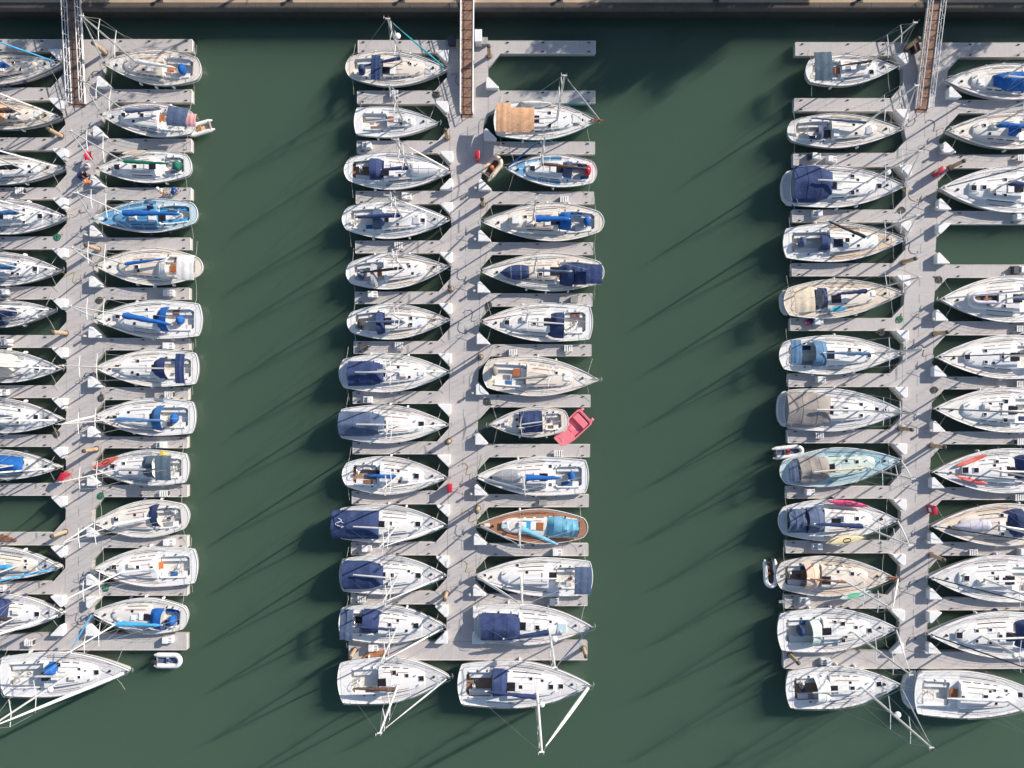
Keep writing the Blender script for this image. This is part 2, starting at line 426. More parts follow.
# ------------------------------------------------------------------ sailing boats
BOATS = {}
SHORT = {}
def boat(key, label, short, st, bw, ys, hull='white', deck='white', panels='lightgrey', tw=.68, um=.42, plat=0,
         cab=None, cabcol=None, cw=.60, cock=None, benches='white', mast=None, mh=11.8, spread=2, boom=None, cover=None, covw=.2, boomcol='alloy',
         hood=None, bim=None, tent=None, wheel=None, tiller=False, hat=(), comp=None, compc='glass', jib='white', jibr=.055, jibpx=None,
         rad=None, stripe='navy', fend=3, bowsprit=0, solar=None, win=3, toe='white', mastcol='alloy', lines=True, rail=True, dark_patch=None, group='sailing boats at the berths'):
    rnd = random.Random(key)
    zd = 1.12
    a, b = Vector(P(st[0], st[1], zd)), Vector(P(bw[0], bw[1], zd+.2))
    d = b-a; L = d.length; yaw = math.atan2(d.y, d.x)
    sgn = 1 if d.x > 0 else -1              # +1: bow to the right in the photo
    c = (a+b)/2
    W = (ys[1]-ys[0])*.1*(H-zd)/H
    k = max(.7, min(1.25, L/10))
    root = thing('sailboat', label, 'sailboat', (c.x, c.y, 0), yaw, group)
    root['_px'] = 0; del root['_px']
    SHORT[key] = short
    co, si = math.cos(-yaw), math.sin(-yaw)
    def loc(px, py, z=1.6):
        x, y = P(px, py, z); x -= c.x; y -= c.y
        return x*co-y*si, x*si+y*co
    X = lambda u: (u-.5)*L
    pl = plat*.1                             # length of a low swim platform at the stern
    pl = max(.0, pl-.25); rs = .085 if tw > .7 else .13       # rounder sterns on the older hulls
    x0 = X(0)+pl+(.25 if pl else rs*.8*W)
    U = lambda x: (x+L/2)/L
    def half(x):
        u = U(x)
        if u >= um:
            t = min(1, (u-um)/(1-um)); return W/2*max(0, (1-t**1.95))*(1-.06*t)
        t = (um-u)/um; return W/2*(1-(1-tw)*t**1.8)
    def sheer(x):
        u = U(x); return (zd-.04+.42*max(0, u-.35)**1.6+.10*max(0, .35-u))*(.8+.2*k)
    deckm = gel(deck) if deck != 'teak' else teak()
    # --- hull outline: stern centre > side > bow > side
    n = 26
    xs = [x0+(X(1)-x0)*(1-(1-i/(n-1))**1.25) for i in range(n)]
    side = [(x, half(x)) for x in xs]
    hb = side[0][1]
    stern = [(x0-rs*W*(1-f**2), hb*f) for f in (0, .25, .5, .72, .9)]
    side[0] = (x0+.02, hb*.985)
    right = stern+side
    right[-1] = (X(1), 0.0)
    outl = right+[(x, -y) for x, y in reversed(right[1:-1])]
    outl = [(x, -y) for x, y in outl]
    xm = X(.45)
    levels = [(0, 1, 0), (.10, .998, .004), (.2, .99, .01), (.45, .955, .035), (.7, .86, .07), (.86, .72, .11), (1, .45, .22)]
    rings = []
    for t, yk, ck in levels:
        rings.append([(xm+(x-xm)*(1-ck), y*yk, lerp(sheer(x), -.5, t)) for x, y in outl])
    mb = MB(); mb.loft(rings, True, False, True)
    hullo = obj('hull', mb, gel(hull), root, 50)
    if stripe:
        mb = MB()
        def off(r, e): return [(x*(1+e/L), y*(1+e/W*2), z) for x, y, z in r]
        mid = lambda t: [(x*(1-t)+x2*t, y*(1-t)+y2*t, z*(1-t)+z2*t) for (x, y, z), (x2, y2, z2) in zip(rings[1], rings[2])]
        mb.loft([off(mid(.2), .018), off(mid(1.0), .018)], True, False, False)
        obj('hull_stripe', mb, gel(stripe), hullo, 50, recalc=True)
    # --- cockpit opening
    ca, cf = (loc(cock[0], st[1])[0], loc(cock[1], st[1])[0]) if cock else (X(.07)+pl, X(.36))
    if ca > cf: ca, cf = cf, ca
    ca = max(ca, x0+.35)
    def cwid(x): return min(half(x)*.62, W*.255)
    hole = [(ca, -cwid(ca)*.8), (ca+.25, -cwid(ca+.25)), ((ca+cf)/2, -cwid((ca+cf)/2)), (cf-.15, -cwid(cf)), (cf, -cwid(cf)*.82)]
    hole = hole+[(x, -y) for x, y in reversed(hole)]
    bm = bmesh.new()
    def loop(pts, e=0):
        vs = [bm.verts.new((x, y, sheer(x)+e)) for x, y in pts]
        return [bm.edges.new((vs[i], vs[(i+1) % len(vs)])) for i in range(len(vs))]
    ed = loop([(x*(1-.03/L), y*(1-.05/W), ) for x, y in outl], .002)+loop(hole, .002)
    bmesh.ops.triangle_fill(bm, use_beauty=True, use_dissolve=False, edges=ed, normal=(0,0,1))
    # drop triangles that landed in the hole
    bad = []
    for f in bm.faces:
        m = f.calc_center_median()
        if ca < m.x < cf and abs(m.y) < cwid(m.x)*.8: bad.append(f)
    bmesh.ops.delete(bm, geom=bad, context='FACES_ONLY')
    for f in bm.faces:
        if f.normal.z < 0: f.normal_flip()
    me = bpy.data.meshes.new('deck'); bm.to_mesh(me); bm.free(); me.materials.append(deckm)
    o = bpy.data.objects.new('deck', me); COL.objects.link(o); o.parent = root
    # toe rail
    mb = MB(); mb.tube([(x*(1-.02/L), y*(1-.03/W), sheer(x)+.03) for x, y in outl], .035*k, 6, True)
    obj('toe_rail', mb, gel(toe) if toe != 'wood' else wood(), root)
    # --- cockpit well
    dz = sheer((ca+cf)/2)
    mb = MB()
    mb.loft([[(x, y, sheer(x)) for x, y in hole], [(x, y*.97, dz-.52) for x, y in hole]], True, False, True)
    ck = obj('cockpit', mb, gel('offwhite') if benches not in ('teak','weathered') else (teak() if benches == 'teak' else planked('weathered_teak', COLORS['weathered'], .09, 'Y', .5, .7, (.2,.14,.1), .4)), root, 30)
    for s in (-1, 1):
        pts = [(x, s*cwid(x)*.98) for x in (ca+.3, (ca+cf)/2, cf-.1)]+[(x, s*cwid(x)*.5) for x in (cf-.1, (ca+cf)/2, ca+.3)]
        if s < 0: pts = pts[::-1]
        obj('bench', MB().prism(pts, dz-.5, dz-.16), gel('white') if benches in ('white', 'weathered') else (teak() if benches == 'teak' else cloth(benches)), ck, 30)
    # raised coaming round the well
    cm = [(x, y*1.07) for x, y in hole[:5]]
    for s in (-1, 1):
        mb = MB(); mb.tube([(x, s*abs(y), sheer(x)+.06) for x, y in cm[1:]], [.07, .09, .11, .12], 8)
        obj('coaming', mb, gel('white'), root)
    # --- coachroof
    if cab: xa, xf = loc(cab[0], st[1])[0], loc(cab[1], st[1])[0]
    else: xa, xf = max(cf+.02, X(.37)), X(.77)
    if xa > xf: xa, xf = xf, xa
    wa = min(W/2*cw, half(xa)*.78); wf = min(wa*.72, half(xf)*.62)
    hc = .40*k
    if win == 3: win = rnd.choice((1, 2, 3, 1))
    def cwd(s):
        w = lerp(wa, wf, s**1.5)
        return w*(math.sqrt(max(0, 1-((s-.84)/.16)**2*.55)) if s > .84 else 1)
    def chh(s): return hc*(1-.62*s**1.4)
    inset = .13*k
    def cabpt(s, q):
        """q -1..1 across; |q| 1 foot, .72 shoulder"""
        x = lerp(xa, xf, s); w = cwd(s); h = chh(s); z = sheer(x); g = abs(q); sg = 1 if q > 0 else -1
        if g > .72:
            t = (1-g)/.28; return (x, sg*(w-inset*t), z+h*t)
        return (x, sg*(w-inset)*g/.72, z+h+.09*k*(1-(g/.72)**2))
    qs = [-1, -.86, -.72, -.6, -.3, 0, .3, .6, .72, .86, 1]
    mb = MB(); ss = [i/14 for i in range(15)]
    mb.loft([[cabpt(s, q) for q in qs] for s in ss], False, True, True)
    ccol = cabcol or ('white' if deck in ('white', 'teak') else deck)
    cabin = obj('cabin', mb, gel(ccol), root, 32)
    for s_ in (-1, 1):
        spans = {0: [], 1: [(.10,.64)], 2: [(.08,.34),(.40,.62)], 3: [(.07,.25),(.31,.47),(.53,.66)], 4: [(.06,.2),(.25,.38),(.43,.54),(.59,.68)]}[win]
        for w0, w1 in spans:
            mb = MB()
            def wp(i, j):
                p = cabpt(lerp(w0, w1, i), s_*lerp(.955, .86, j)); return (p[0], p[1]+s_*.012, p[2]+.006)
            mb.grid(wp, 4, 1)
            obj('window', mb, glass(), cabin, 30, recalc=False)
    gm = wood() if rnd.random() < .5 else steel()   # grab rails on the roof
    for s_ in (-1, 1):
        mb = MB(); mb.tube([(cabpt(s, .58*s_)[0], cabpt(s, .58*s_)[1], cabpt(s, .58*s_)[2]+.06) for s in (.12, .3, .5, .66)], .02, 5)
        obj('grab_rail', mb, gm, cabin)
    def topz(x, y):
        s = (x-xa)/(xf-xa)
        if 0 <= s <= 1 and abs(y) < cwd(s):
            w = cwd(s); g = abs(y)/max(.01, w-inset)
            if g <= 1: return sheer(x)+chh(s)+.09*k*(1-g*g)
            return sheer(x)+chh(s)*max(0, (w-abs(y))/inset)
        return sheer(x)
    # --- non-skid panels on the side decks and foredeck
    if panels and deck != 'teak':
        mb = MB()
        def panel(xp, xq, yin, yout, s_):
            def fn(i, j):
                x = lerp(xp, xq, i); a_, b_ = yin(x), yout(x)
                return (x, s_*lerp(a_, max(a_+.02, b_), j), sheer(x)+.012)
            mb.grid(fn, 4, 1)
        for s_ in (-1, 1):
            yin = lambda x: cwd(min(1, max(0, (x-xa)/(xf-xa))))+.07 if x <= xf else .04
            yout = lambda x: half(x)-.16
            m_ = 3; e0 = xa+.1
            for i in range(m_): panel(lerp(e0, xf, i/m_)+.05, lerp(e0, xf, (i+1)/m_)-.05, yin, yout, s_)
            if X(.93)-xf > .5: panel(xf+.12, X(.93), yin, yout, s_)
        obj('nonskid_panel', mb, plain('nonskid_'+panels, COLORS[panels] if panels in COLORS else (.6,.6,.6), .8, .08, 3), root, 0, recalc=False)
    # --- companionway
    if comp: qx, qy = loc(comp[0], comp[1])
    else: qx, qy = xa+.28, 0
    mb = MB(); z = topz(qx, qy) if qx > xa else sheer(qx)
    cz = max(z, sheer(qx)+.1)
    mb.box((qx, qy, cz+.03), (.75*k if compc == 'glass' else .62*k, .66*k, .07), 0, .02)
    obj('companionway', mb, glass() if compc == 'glass' else (gel(compc) if compc in ('orange',) else wood()), root)
    mb = MB(); mb.box((qx+.62*k, qy, topz(qx+.62*k, qy)+.035), (.5*k, .74*k, .06), 0, .02)
    obj('sliding_hatch', mb, gel('white'), root)
    # --- hatches
    hl = list(hat)
    if not hl:
        e = loc(*(lerp(st[0], bw[0], .76), lerp(st[1], bw[1], .76)))
        hl = [(lerp(st[0], bw[0], .74), lerp(st[1], bw[1], .74), 5)]
    for h in hl:
        hx, hy = loc(h[0], h[1], 1.5); sz = h[2]*.095; z = topz(hx, hy)
        z = max(z, topz(hx-sz/2, hy), topz(hx+sz/2, hy))
        mb = MB(); mb.box((hx, hy, z+.015), (sz+.1, sz+.1, .07), 0, .02)
        ho = obj('hatch', mb, gel('white'), root)
        mb = MB(); mb.box((hx, hy, z+.055), (sz, sz, .025), 0, .01)
        obj('hatch_pane', mb, glass() if len(h) < 4 else (gel(h[3])), ho)
    # --- deck gear: winches, wheel or tiller, cowl vents, coiled rope, anchor
    for wx, wy in ((lerp(ca, cf, .45), cwid(lerp(ca,cf,.45))*1.16), (lerp(ca, cf, .82), cwid(cf)*1.16)):
        for s_ in (-1, 1):
            mb = MB(); mb.lathe((wx, s_*wy, sheer(wx)+.02), [(.085,0),(.09,.06),(.06,.09),(.075,.17),(.07,.2),(.02,.205)], 10)
            obj('winch', mb, steel() if rnd.random() < .5 else plain('black_winch', (.03,.03,.03), .4, .1), root)
    if tiller:
        mb = MB(); mb.tube([(ca+.1,0,dz+.05),(ca+.6,.03,dz+.22),(ca+1.35,.06,dz+.28)], [.035,.03,.022], 6)
        obj('tiller', mb, wood(), root)
    else:
        wx, wy = loc(wheel[0], wheel[1], 1.6) if wheel else (lerp(ca, cf, .28), 0)
        mb = MB(); mb.tube([(wx+.12,wy,dz-.5),(wx+.12,wy,dz+.45)], .07, 8); mb.box((wx+.14,wy,dz+.48), (.2,.24,.12), 0, .03)
        obj('pedestal', mb, gel('white'), root)
        mb = MB(); rw = .48*k
        mb.tube([(wx, wy+rw*math.cos(t*PI/9), dz+.22+rw*math.sin(t*PI/9)) for t in range(18)], .022, 6, True)
        for t in range(3): mb.tube([(wx, wy-rw*math.cos(t*PI/3), dz+.22-rw*math.sin(t*PI/3)), (wx, wy+rw*math.cos(t*PI/3), dz+.22+rw*math.sin(t*PI/3))], .012, 5)
        wo = obj('steering_wheel', mb, steel(), root)
        if wheel and len(wheel) > 2:
            mb = MB(); rr = []
            for q, h_ in ((.0,-.35),(.30,-.33),(.40,.1),(.38,.5),(.26,.72),(.05,.76)):
                rr.append([(wx+.05+q*.85*math.cos(t*PI/7), wy+q*1.25*math.sin(t*PI/7), dz+.1+h_) for t in range(14)])
            mb.loft(rr); obj('wheel_cover', mb, cloth(wheel[2]), wo, 60)
    for i in range(2):
        cx, cy = lerp(xa, xf, .9-.06*i), (cwd(.85)*.5)*(1 if i else -1)
        mb = MB(); mb.lathe((cx, cy, topz(cx, cy)), [(.05,0),(.05,.12),(.09,.2),(.08,.24),(.01,.25)], 8)
        obj('vent', mb, gel('white'), root)
    if rnd.random() < .7:
        cx, cy = lerp(ca, cf, rnd.uniform(.3,.8)), cwid(cf)*rnd.uniform(-.3,.3); mb = MB()
        for r_ in range(3): mb.tube([(cx+(.2-.02*r_)*math.cos(t*PI/6), cy+(.15-.015*r_)*math.sin(t*PI/6), dz-.48+.04*r_) for t in range(12)], .022, 5, True)
        obj('coiled_rope', mb, rnd.choice([rope(), plain('rope_blue', (.05,.10,.28), .9, .2), plain('rope_red', (.35,.06,.06), .9, .2)]), root)
    for s_ in (-1, 1):                      # genoa tracks on the side decks, halyards led aft over the roof
        xs1, xs2 = xa+.1, lerp(xa, xf, rnd.uniform(.5, .7)); mb = MB()
        yt = lambda x: s_*lerp(cwd(min(1,max(0,(x-xa)/(xf-xa)))), half(x), .42)
        mb.tube([(lerp(xs1,xs2,i/4), yt(lerp(xs1,xs2,i/4)), sheer(lerp(xs1,xs2,i/4))+.03) for i in range(5)], .022, 5)
        obj('genoa_track', mb, plain('black_winch', (.03,.03,.03), .4, .1), root)
        mb = MB(); yh = s_*wa*.34
        mb.tube([(lerp(xa+.15, X(.56), i/3), yh*(1-.35*i/3), topz(lerp(xa+.15, X(.56), i/3), yh*(1-.35*i/3))+.03) for i in range(4)], .014, 4)
        obj('halyard', mb, rnd.choice([rope(), plain('rope_blue', (.05,.10,.28), .9, .2), plain('rope_red', (.35,.06,.06), .9, .2), rope()]), root)
    r2 = random.Random(key+'gear')
    for s_ in (-1, 1):                      # sheets led aft along the side decks
        mb = MB(); y_ = lambda x: s_*lerp(cwd(min(1,max(0,(x-xa)/(xf-xa)))), half(x), .62)
        xx = [lerp(lerp(ca, cf, .8), X(.88), i/6) for i in range(7)]
        mb.tube([(x, y_(x) if x > xa else s_*half(x)*.8, sheer(x)+.03) for x in xx], .016, 4)
        obj('sheet', mb, r2.choice([rope(), plain('rope_grey', (.25,.25,.26), .9, .2), plain('rope_blue', (.05,.10,.28), .9, .2), plain('rope_red', (.35,.06,.06), .9, .2)]), root)
        if r2.random() < .5:                # loose cushions on the benches
            cxx = lerp(ca, cf, r2.uniform(.45, .7)); mb = MB(); mb.box((cxx, s_*cwid(cxx)*.74, dz-.12), (r2.uniform(.5,1.1), cwid(cxx)*.42, .09), 0, .03)
            obj('cushion', mb, cloth(r2.choice(['navy','grey','taupe','steelblue','brown2','lightgrey'])), root)
        if r2.random() < .55:               # small opening ports in the roof
            s0 = r2.uniform(.35, .7); px_, py_, pz_ = cabpt(s0, .42*s_); mb = MB(); mb.box((px_, py_, pz_+.02), (.24,.24,.05), 0, .015)
            obj('roof_port', mb, glass(), root)
    if r2.random() < .35:
        s0 = r2.uniform(.5, .62); px_, py_, pz_ = cabpt(s0, r2.choice((-.2,.2))); mb = MB(); mb.box((px_, py_, pz_+.13), (.75,.5,.26), 0, .1); obj('life_raft', mb, gel('offwhite'), root)
    mb = MB(); mb.box((lerp(xf, X(1), .62), 0, sheer(lerp(xf, X(1), .62))+.012), (.55,.34,.03), 0, .01); obj('anchor_locker', mb, gel('offwhite'), root)
    mb = MB(); mb.lathe((lerp(xf, X(1), .38), .1, sheer(lerp(xf, X(1), .38))), [(.13,0),(.13,.08),(.08,.12),(.1,.2),(.03,.22)], 10); obj('windlass', mb, plain('black_winch', (.03,.03,.03), .4, .1), root)
    mb = MB(); bxx = X(1)
    mb.tube([(bxx-.75,.06,sheer(bxx)+.05),(bxx+.18,.06,sheer(bxx)+.08)], .03, 6)
    mb.tube([(bxx+.2,-.22,sheer(bxx)-.08),(bxx+.3,.06,sheer(bxx)-.02),(bxx+.2,.32,sheer(bxx)-.08)], [.02,.05,.02], 6)
    obj('anchor', mb, plain('galvanised', (.40,.40,.39), .5, .2, metal=.5), root)
    if bowsprit:
        mb = MB(); mb.tube([(bxx-.6,-.12,sheer(bxx)+.08),(bxx+bowsprit*.1,-.02,sheer(bxx)+.25)], .06, 8)
        mb.tube([(bxx-.6,.12,sheer(bxx)+.08),(bxx+bowsprit*.1,.02,sheer(bxx)+.25)], .06, 8)
        obj('bowsprit', mb, wood(), root)
    # --- rails
    if rail:
        mb = MB(); zb = sheer(X(.97))
        top = [(X(.87), s_*half(X(.87))*.93, sheer(X(.87))+.62) for s_ in (1,)]+[(X(.96), half(X(.96))*.95, zb+.66), (X(1)+.12, .09, zb+.68), (X(1)+.12, -.09, zb+.68), (X(.96), -half(X(.96))*.95, zb+.66), (X(.87), -half(X(.87))*.93, sheer(X(.87))+.62)]
        mb.tube(top, .02, 6)
        for i in (0, 1, 4, 5):
            p = top[i]; mb.tube([(p[0], p[1], sheer(p[0])), p], .017, 5)
        obj('bow_rail', mb, steel(), root)
        mb = MB(); xs_ = [x0+.85, x0+.25, x0+.06]
        top = [(x, half(max(x, x0))*.94, sheer(x)+.62) for x in xs_]; top[2] = (top[2][0], top[2][1]*.8, top[2][2])
        top = top+[(x, -y, z) for x, y, z in reversed(top)]
        mb.tube(top, .02, 6)
        for p in top: mb.tube([(p[0], p[1], sheer(p[0])), p], .017, 5)
        obj('stern_rail', mb, steel(), root)
        for s_ in (-1, 1):
            mb = MB(); px_ = [lerp(x0+.85, X(.87), i/5) for i in range(6)]
            for hh in (.6, .32): mb.tube([(x, s_*half(x)*.95, sheer(x)+hh) for x in px_], .011, 4)
            for x in px_[1:-1]: mb.tube([(x, s_*half(x)*.955, sheer(x)), (x, s_*half(x)*.95, sheer(x)+.62)], .016, 5)
            obj('lifeline', mb, wire(), root)
    # --- swim platform
    if plat:
        hs = half(x0)*.95
        ol = [(x0+.02, -hs), (x0-pl*.45, -hs*.94), (x0-pl*.85, -hs*.7), (x0-pl, -hs*.3), (x0-pl, hs*.3), (x0-pl*.85, hs*.7), (x0-pl*.45, hs*.94), (x0+.02, hs)]
        mb = MB(); mb.loft([[(x*1.0, y*.85, -.1) for x, y in ol], [(x, y, .2) for x, y in ol], [(x, y, .5) for x, y in ol]])
        po = obj('swim_platform', mb, gel(hull if hull in ('white','offwhite') else 'white'), root, 35)
        mb = MB(); mb.loft([[(lerp(x, x0-pl/2, .16), y*.8, .505) for x, y in ol], [(lerp(x, x0-pl/2, .16), y*.8, .515) for x, y in ol]])
        obj('platform_pad', mb, plain('nonskid_lightgrey', COLORS['lightgrey'], .8, .08, 3), po)
        mb = MB()
        for s_ in (.12, .42): mb.tube([(x0-pl+.03, s_, .53), (x0-pl+.4, s_, .95), (x0-.02, s_, 1.0)], .02, 6)
        obj('boarding_ladder', mb, steel(), po)
    # --- mast and rigging
    mx, my = loc(mast[0], mast[1], 1.65) if mast else (X(.575), 0)
    mz = topz(mx, my); mk = mh/12
    mm = alloy() if mastcol == 'alloy' else alloywhite()
    mb = MB(); rings = []
    for t, r in ((0,.082),(.5,.08),(.85,.07),(1,.055)):
        z = lerp(mz, mh, t); rings.append([(mx+1.35*r*mk*math.cos(q*PI/6), my+.85*r*mk*math.sin(q*PI/6), z) for q in range(12)])
    mb.loft(rings)
    mo = obj('mast', mb, mm, root)
    mb = MB(); mb.box((mx, my, mh+.04), (.42,.12,.07), 0, .02); mb.tube([(mx+.15,my,mh),(mx+.15,my,mh+.55)], .012, 4)
    mb.tube([(mx-.28,my-.12,mh+.3),(mx-.28,my+.12,mh+.3)], .02, 5); mb.tube([(mx-.1,my,mh),(mx-.28,my,mh+.3)], .012, 4)
    obj('masthead', mb, mm, mo)
    sp = [.46, .74] if spread == 2 else [.55]
    tips = []
    for i, f in enumerate(sp):
        z = lerp(mz, mh, f); sl = min(W*.42, 1.25*mk)*(1-.22*i); tips.append((sl, z))
        for s_ in (-1, 1):
            mb = MB(); mb.tube([(mx, my, z), (mx-.12, my+s_*sl, z+.06)], [.042,.028], 6)
            obj('spreader', mb, alloywhite(), mo)
    for s_ in (-1, 1):
        mb = MB(); ch_x = mx-.1; chain = (ch_x, s_*half(ch_x)*.93, sheer(ch_x))
        pts = [chain]+[(mx-.12, my+s_*sl, z+.06) for sl, z in tips]+[(mx, my, mh-.1)]
        mb.tube(pts, .014, 4); mb.tube([(ch_x-.35, s_*half(ch_x)*.9, sheer(ch_x)), (mx, my+s_*.05, tips[0][1]-.05)], .012, 4)
        obj('shroud', mb, wire(), mo)
    mb = MB(); mb.tube([(x0+.1, 0, sheer(x0)+.1), (mx-.1, my, mh)], .013, 4)
    obj('backstay', mb, wire(), mo)
    jx = X(1)-.25+bowsprit*.08; jz0 = sheer(X(1))+.35; jt = (mx+.12, my, mh-.35)
    mb = MB(); mb.tube([(jx, 0, jz0-.4), (mx+.12, my, mh-.1)], .014, 4)
    obj('forestay', mb, wire(), mo)
    if jib:
        pts = []; rs = []
        for i in range(11):
            t = i/10; tt = .02+.93*t
            pts.append((lerp(jx, jt[0], tt), lerp(0, jt[1], tt), lerp(jz0, jt[2], tt))); rs.append(jibr*(.75+1.0*math.sin(PI*min(1,(t*.85+.12)))**1)*(1-.45*t)+.004*rnd.random())
        mb = MB(); mb.tube(pts, rs, 8)
        obj('furled_sail', mb, cloth(jib), mo, 60)
        mb = MB(); mb.lathe((jx, 0, jz0-.2), [(.03,0),(.11,.02),(.11,.16),(.03,.18)], 10); obj('furling_drum', mb, plain('black_plastic', (.025,.025,.028), .45, .1), mo)
    if rad:
        z = lerp(mz, mh, rad); mb = MB(); mb.lathe((mx+.36, my, z), [(.04,-.02),(.27,0),(.30,.08),(.27,.17),(.05,.22)], 16); mb.box((mx+.12,my,z-.03),(.4,.12,.05))
        obj('radome', mb, gel('white'), mo, 60)
    # --- boom and sail cover
    if True:
        e = loc(boom[0], boom[1], 2.2) if boom else (lerp(ca, cf, .42), 0)
        bz = mz+.72*k if not tent else max(mz+.95, 2.65)
        gx = mx-.14 if e[0] < mx else mx+.14
        mb = MB(); mb.tube([(gx, my, bz), (lerp(gx,e[0],.5), lerp(my,e[1],.5), bz+.02), (e[0], e[1], bz+.03)], [.075*k,.085*k,.06*k], 8)
        bo = obj('boom', mb, mm, root)
        if cover:
            dv = Vector((e[0]-gx, e[1]-my, 0)); bl = dv.length; dv.normalize(); nv = Vector((-dv.y, dv.x, 0)); rings = []
            for i in range(15):
                t = i/14; tt = lerp(-.01, .97, t)
                w = covw*(1.25-.75*t)*(1+.14*rnd.uniform(-1,1)); hgt = covw*2.0*(1.15-.7*t)
                if i == 0: w *= .8
                if i == 14: w *= .45; hgt *= .5
                ctr = Vector((gx, my, bz+hgt*.42))+dv*bl*tt+nv*rnd.uniform(-.02,.02)
                rings.append([ctr+nv*w*math.cos(q*PI/6)+Vector((0,0,hgt*.62*math.sin(q*PI/6))) for q in range(12)])
            mb = MB(); mb.loft(rings); obj('sail_cover', mb, cloth(cover), bo, 60)
    # --- canvas work
    def rect(r, z):
        p, q = loc(r[0], r[2], z), loc(r[1], r[3], z)
        return min(p[0],q[0]), max(p[0],q[0]), (p[1]+q[1])/2, abs(p[1]-q[1])
    if hood:
        xa_, xf_, yc, w = rect(hood, 2.0); zb = sheer((xa_+xf_)/2)+.16; hh = .98*k
        def fn(i, j):
            t = j*2-1; s = i; ww = w/2*(1-.22*s**3); h_ = hh*(1-max(0,s-.12)**2.0*.86/(.88**2)) if s > .12 else hh
            arch = 1-abs(t)**3.0
            sag = .05*math.sin(s*PI*2)**2
            return (lerp(xa_, xf_, s), yc+ww*t, zb+max(.02, (h_-sag)*arch)*1.0)
        mb = MB(); mb.grid(fn, 10, 16)
        do = obj('sprayhood', mb, cloth(hood[4]), root, 60, .025)
        mb = MB()
        for s in (.02, .5): mb.tube([(lambda p: (p[0], p[1], p[2]+.015))(fn(s, j/14)) for j in range(15)], .02, 6)
        obj('hoop', mb, cloth(hood[4]), do)
    def bimini(r, nm='bimini', z=2.95):
        xa_, xf_, yc, w = rect(r, z)
        def fn(i, j):
            t = j*2-1
            return (lerp(xa_, xf_, i), yc+w/2*t*(1-.02*math.sin(i*PI*2)**2), z+.20*(1-abs(t)**2.4)-.05*math.sin(i*PI*2)**2-.06*(abs(i-.5)*2)**6)
        mb = MB(); mb.grid(fn, 10, 12); bo_ = obj(nm, mb, cloth(r[4]), root, 60, .025)
        mb = MB()
        for s in (.04, .5, .96):
            p = [fn(s, j/10) for j in range(11)]; p = [(x, y, zz-.03) for x, y, zz in p]
            foot = lerp(xa_, xf_, .5); fy = half(max(foot, x0))*.9
            mb.tube([(foot, yc-min(fy, w/2), sheer(foot)+.05)]+p+[(foot, yc+min(fy, w/2), sheer(foot)+.05)], .016, 5)
        obj('bimini_frame', mb, steel(), bo_)
    if bim:
        for r in (bim if isinstance(bim, list) else [bim]): bimini(r)
    if tent:
        for ti, r in enumerate(tent if isinstance(tent, list) else [tent]):
            xa_, xf_, yc, w = rect(r, 2.0); ridge = 2.38; edge = 1.62
            ff = r[5] if len(r) > 5 else .2
            def fn(i, j):
                t = j*2-1; s = i
                ww = w/2*(1-ff*max(0, s-.6)/.4*(s > .6)*1.0)
                drop = 0 if s < .82 else ((s-.82)/.18)**2*.75
                zt = edge+(ridge-edge)*(1-abs(t)**1.35)-drop*(1-abs(t)**1.35)
                wr = .02*math.sin(9*s+5*t+rnd_ph)+.02*math.sin(17*s-7*t)
                hang = -.28 if abs(t) > .99 else 0
                return (lerp(xa_, xf_, s), yc+ww*t, zt+wr+hang-.05*math.sin(s*PI*3)**2)
            rnd_ph = rnd.uniform(0, 6)
            mb = MB(); mb.grid(fn, 18, 16); to = obj('cockpit_cover', mb, cloth(r[4]), root, 50, .02)
            mb = MB()
            for s in (.33, .66): mb.tube([(lambda p: (p[0], p[1], p[2]+.012))(fn(s, j/16)) for j in range(1, 16)], .014, 5)
            obj('seam', mb, cloth(r[4]), to)
            if ti == 0: root_cover = to
    if solar:
        sx, sy = loc(solar[0], solar[1], 1.9); mb = MB(); mb.box((sx, sy, topz(sx, sy)+.35), (.62,.5,.03), R(12)); so = obj('solar_panel', mb, plain('solar_cell', (.012,.016,.06), .15, .2, 20), root)
        mb = MB(); mb.tube([(sx,sy,topz(sx,sy)),(sx,sy,topz(sx,sy)+.34)], .02, 6); obj('bracket', mb, steel(), so)
    # --- fenders on the side facing a finger
    for i in range(fend):
        s_ = rnd.choice((-1, 1)); fx = X((.28, .46, .62, .36)[i]); fy = s_*(half(fx)+.10)
        mb = MB(); z1 = sheer(fx)-.12
        mb.lathe((fx, fy, z1-.62), [(.02,0),(.10,.06),(.125,.2),(.125,.42),(.10,.56),(.03,.62)], 10)
        mb.tube([(fx, fy, z1), (fx, s_*half(fx)*.96, sheer(fx)+.3)], .012, 4)
        obj('fender', mb, gel(rnd.choice(['white','white','white','navy'])), root)
    if lines and rnd.random() < .5 and sgn*(1 if key[0] in 'BDF' else -1) < 0:   # shore power cable from the bow to the walkway
        e0 = Vector((X(.93), half(X(.93))*.6, sheer(X(.93))+.1)); s_ = rnd.choice((-1, 1)); ang = rnd.uniform(-.5, .5)
        pts = [e0, Vector((X(1)+.2, .35*s_, .75))]
        for i in range(9):
            q = i/8; pts.append(Vector((X(1)+.45+1.1*q+.25*math.sin(q*9), s_*(.3+.9*q)+.35*math.sin(q*7+ang), DZ+.03)))
        mb = MB(); mb.tube(pts, .02, 5); obj('power_cable', mb, rnd.choice([plain('cable_black', (.03,.03,.03), .6, .1), plain('cable_blue', (.04,.09,.25), .6, .1), plain('cable_yellow', (.45,.32,.05), .6, .1)]), root)
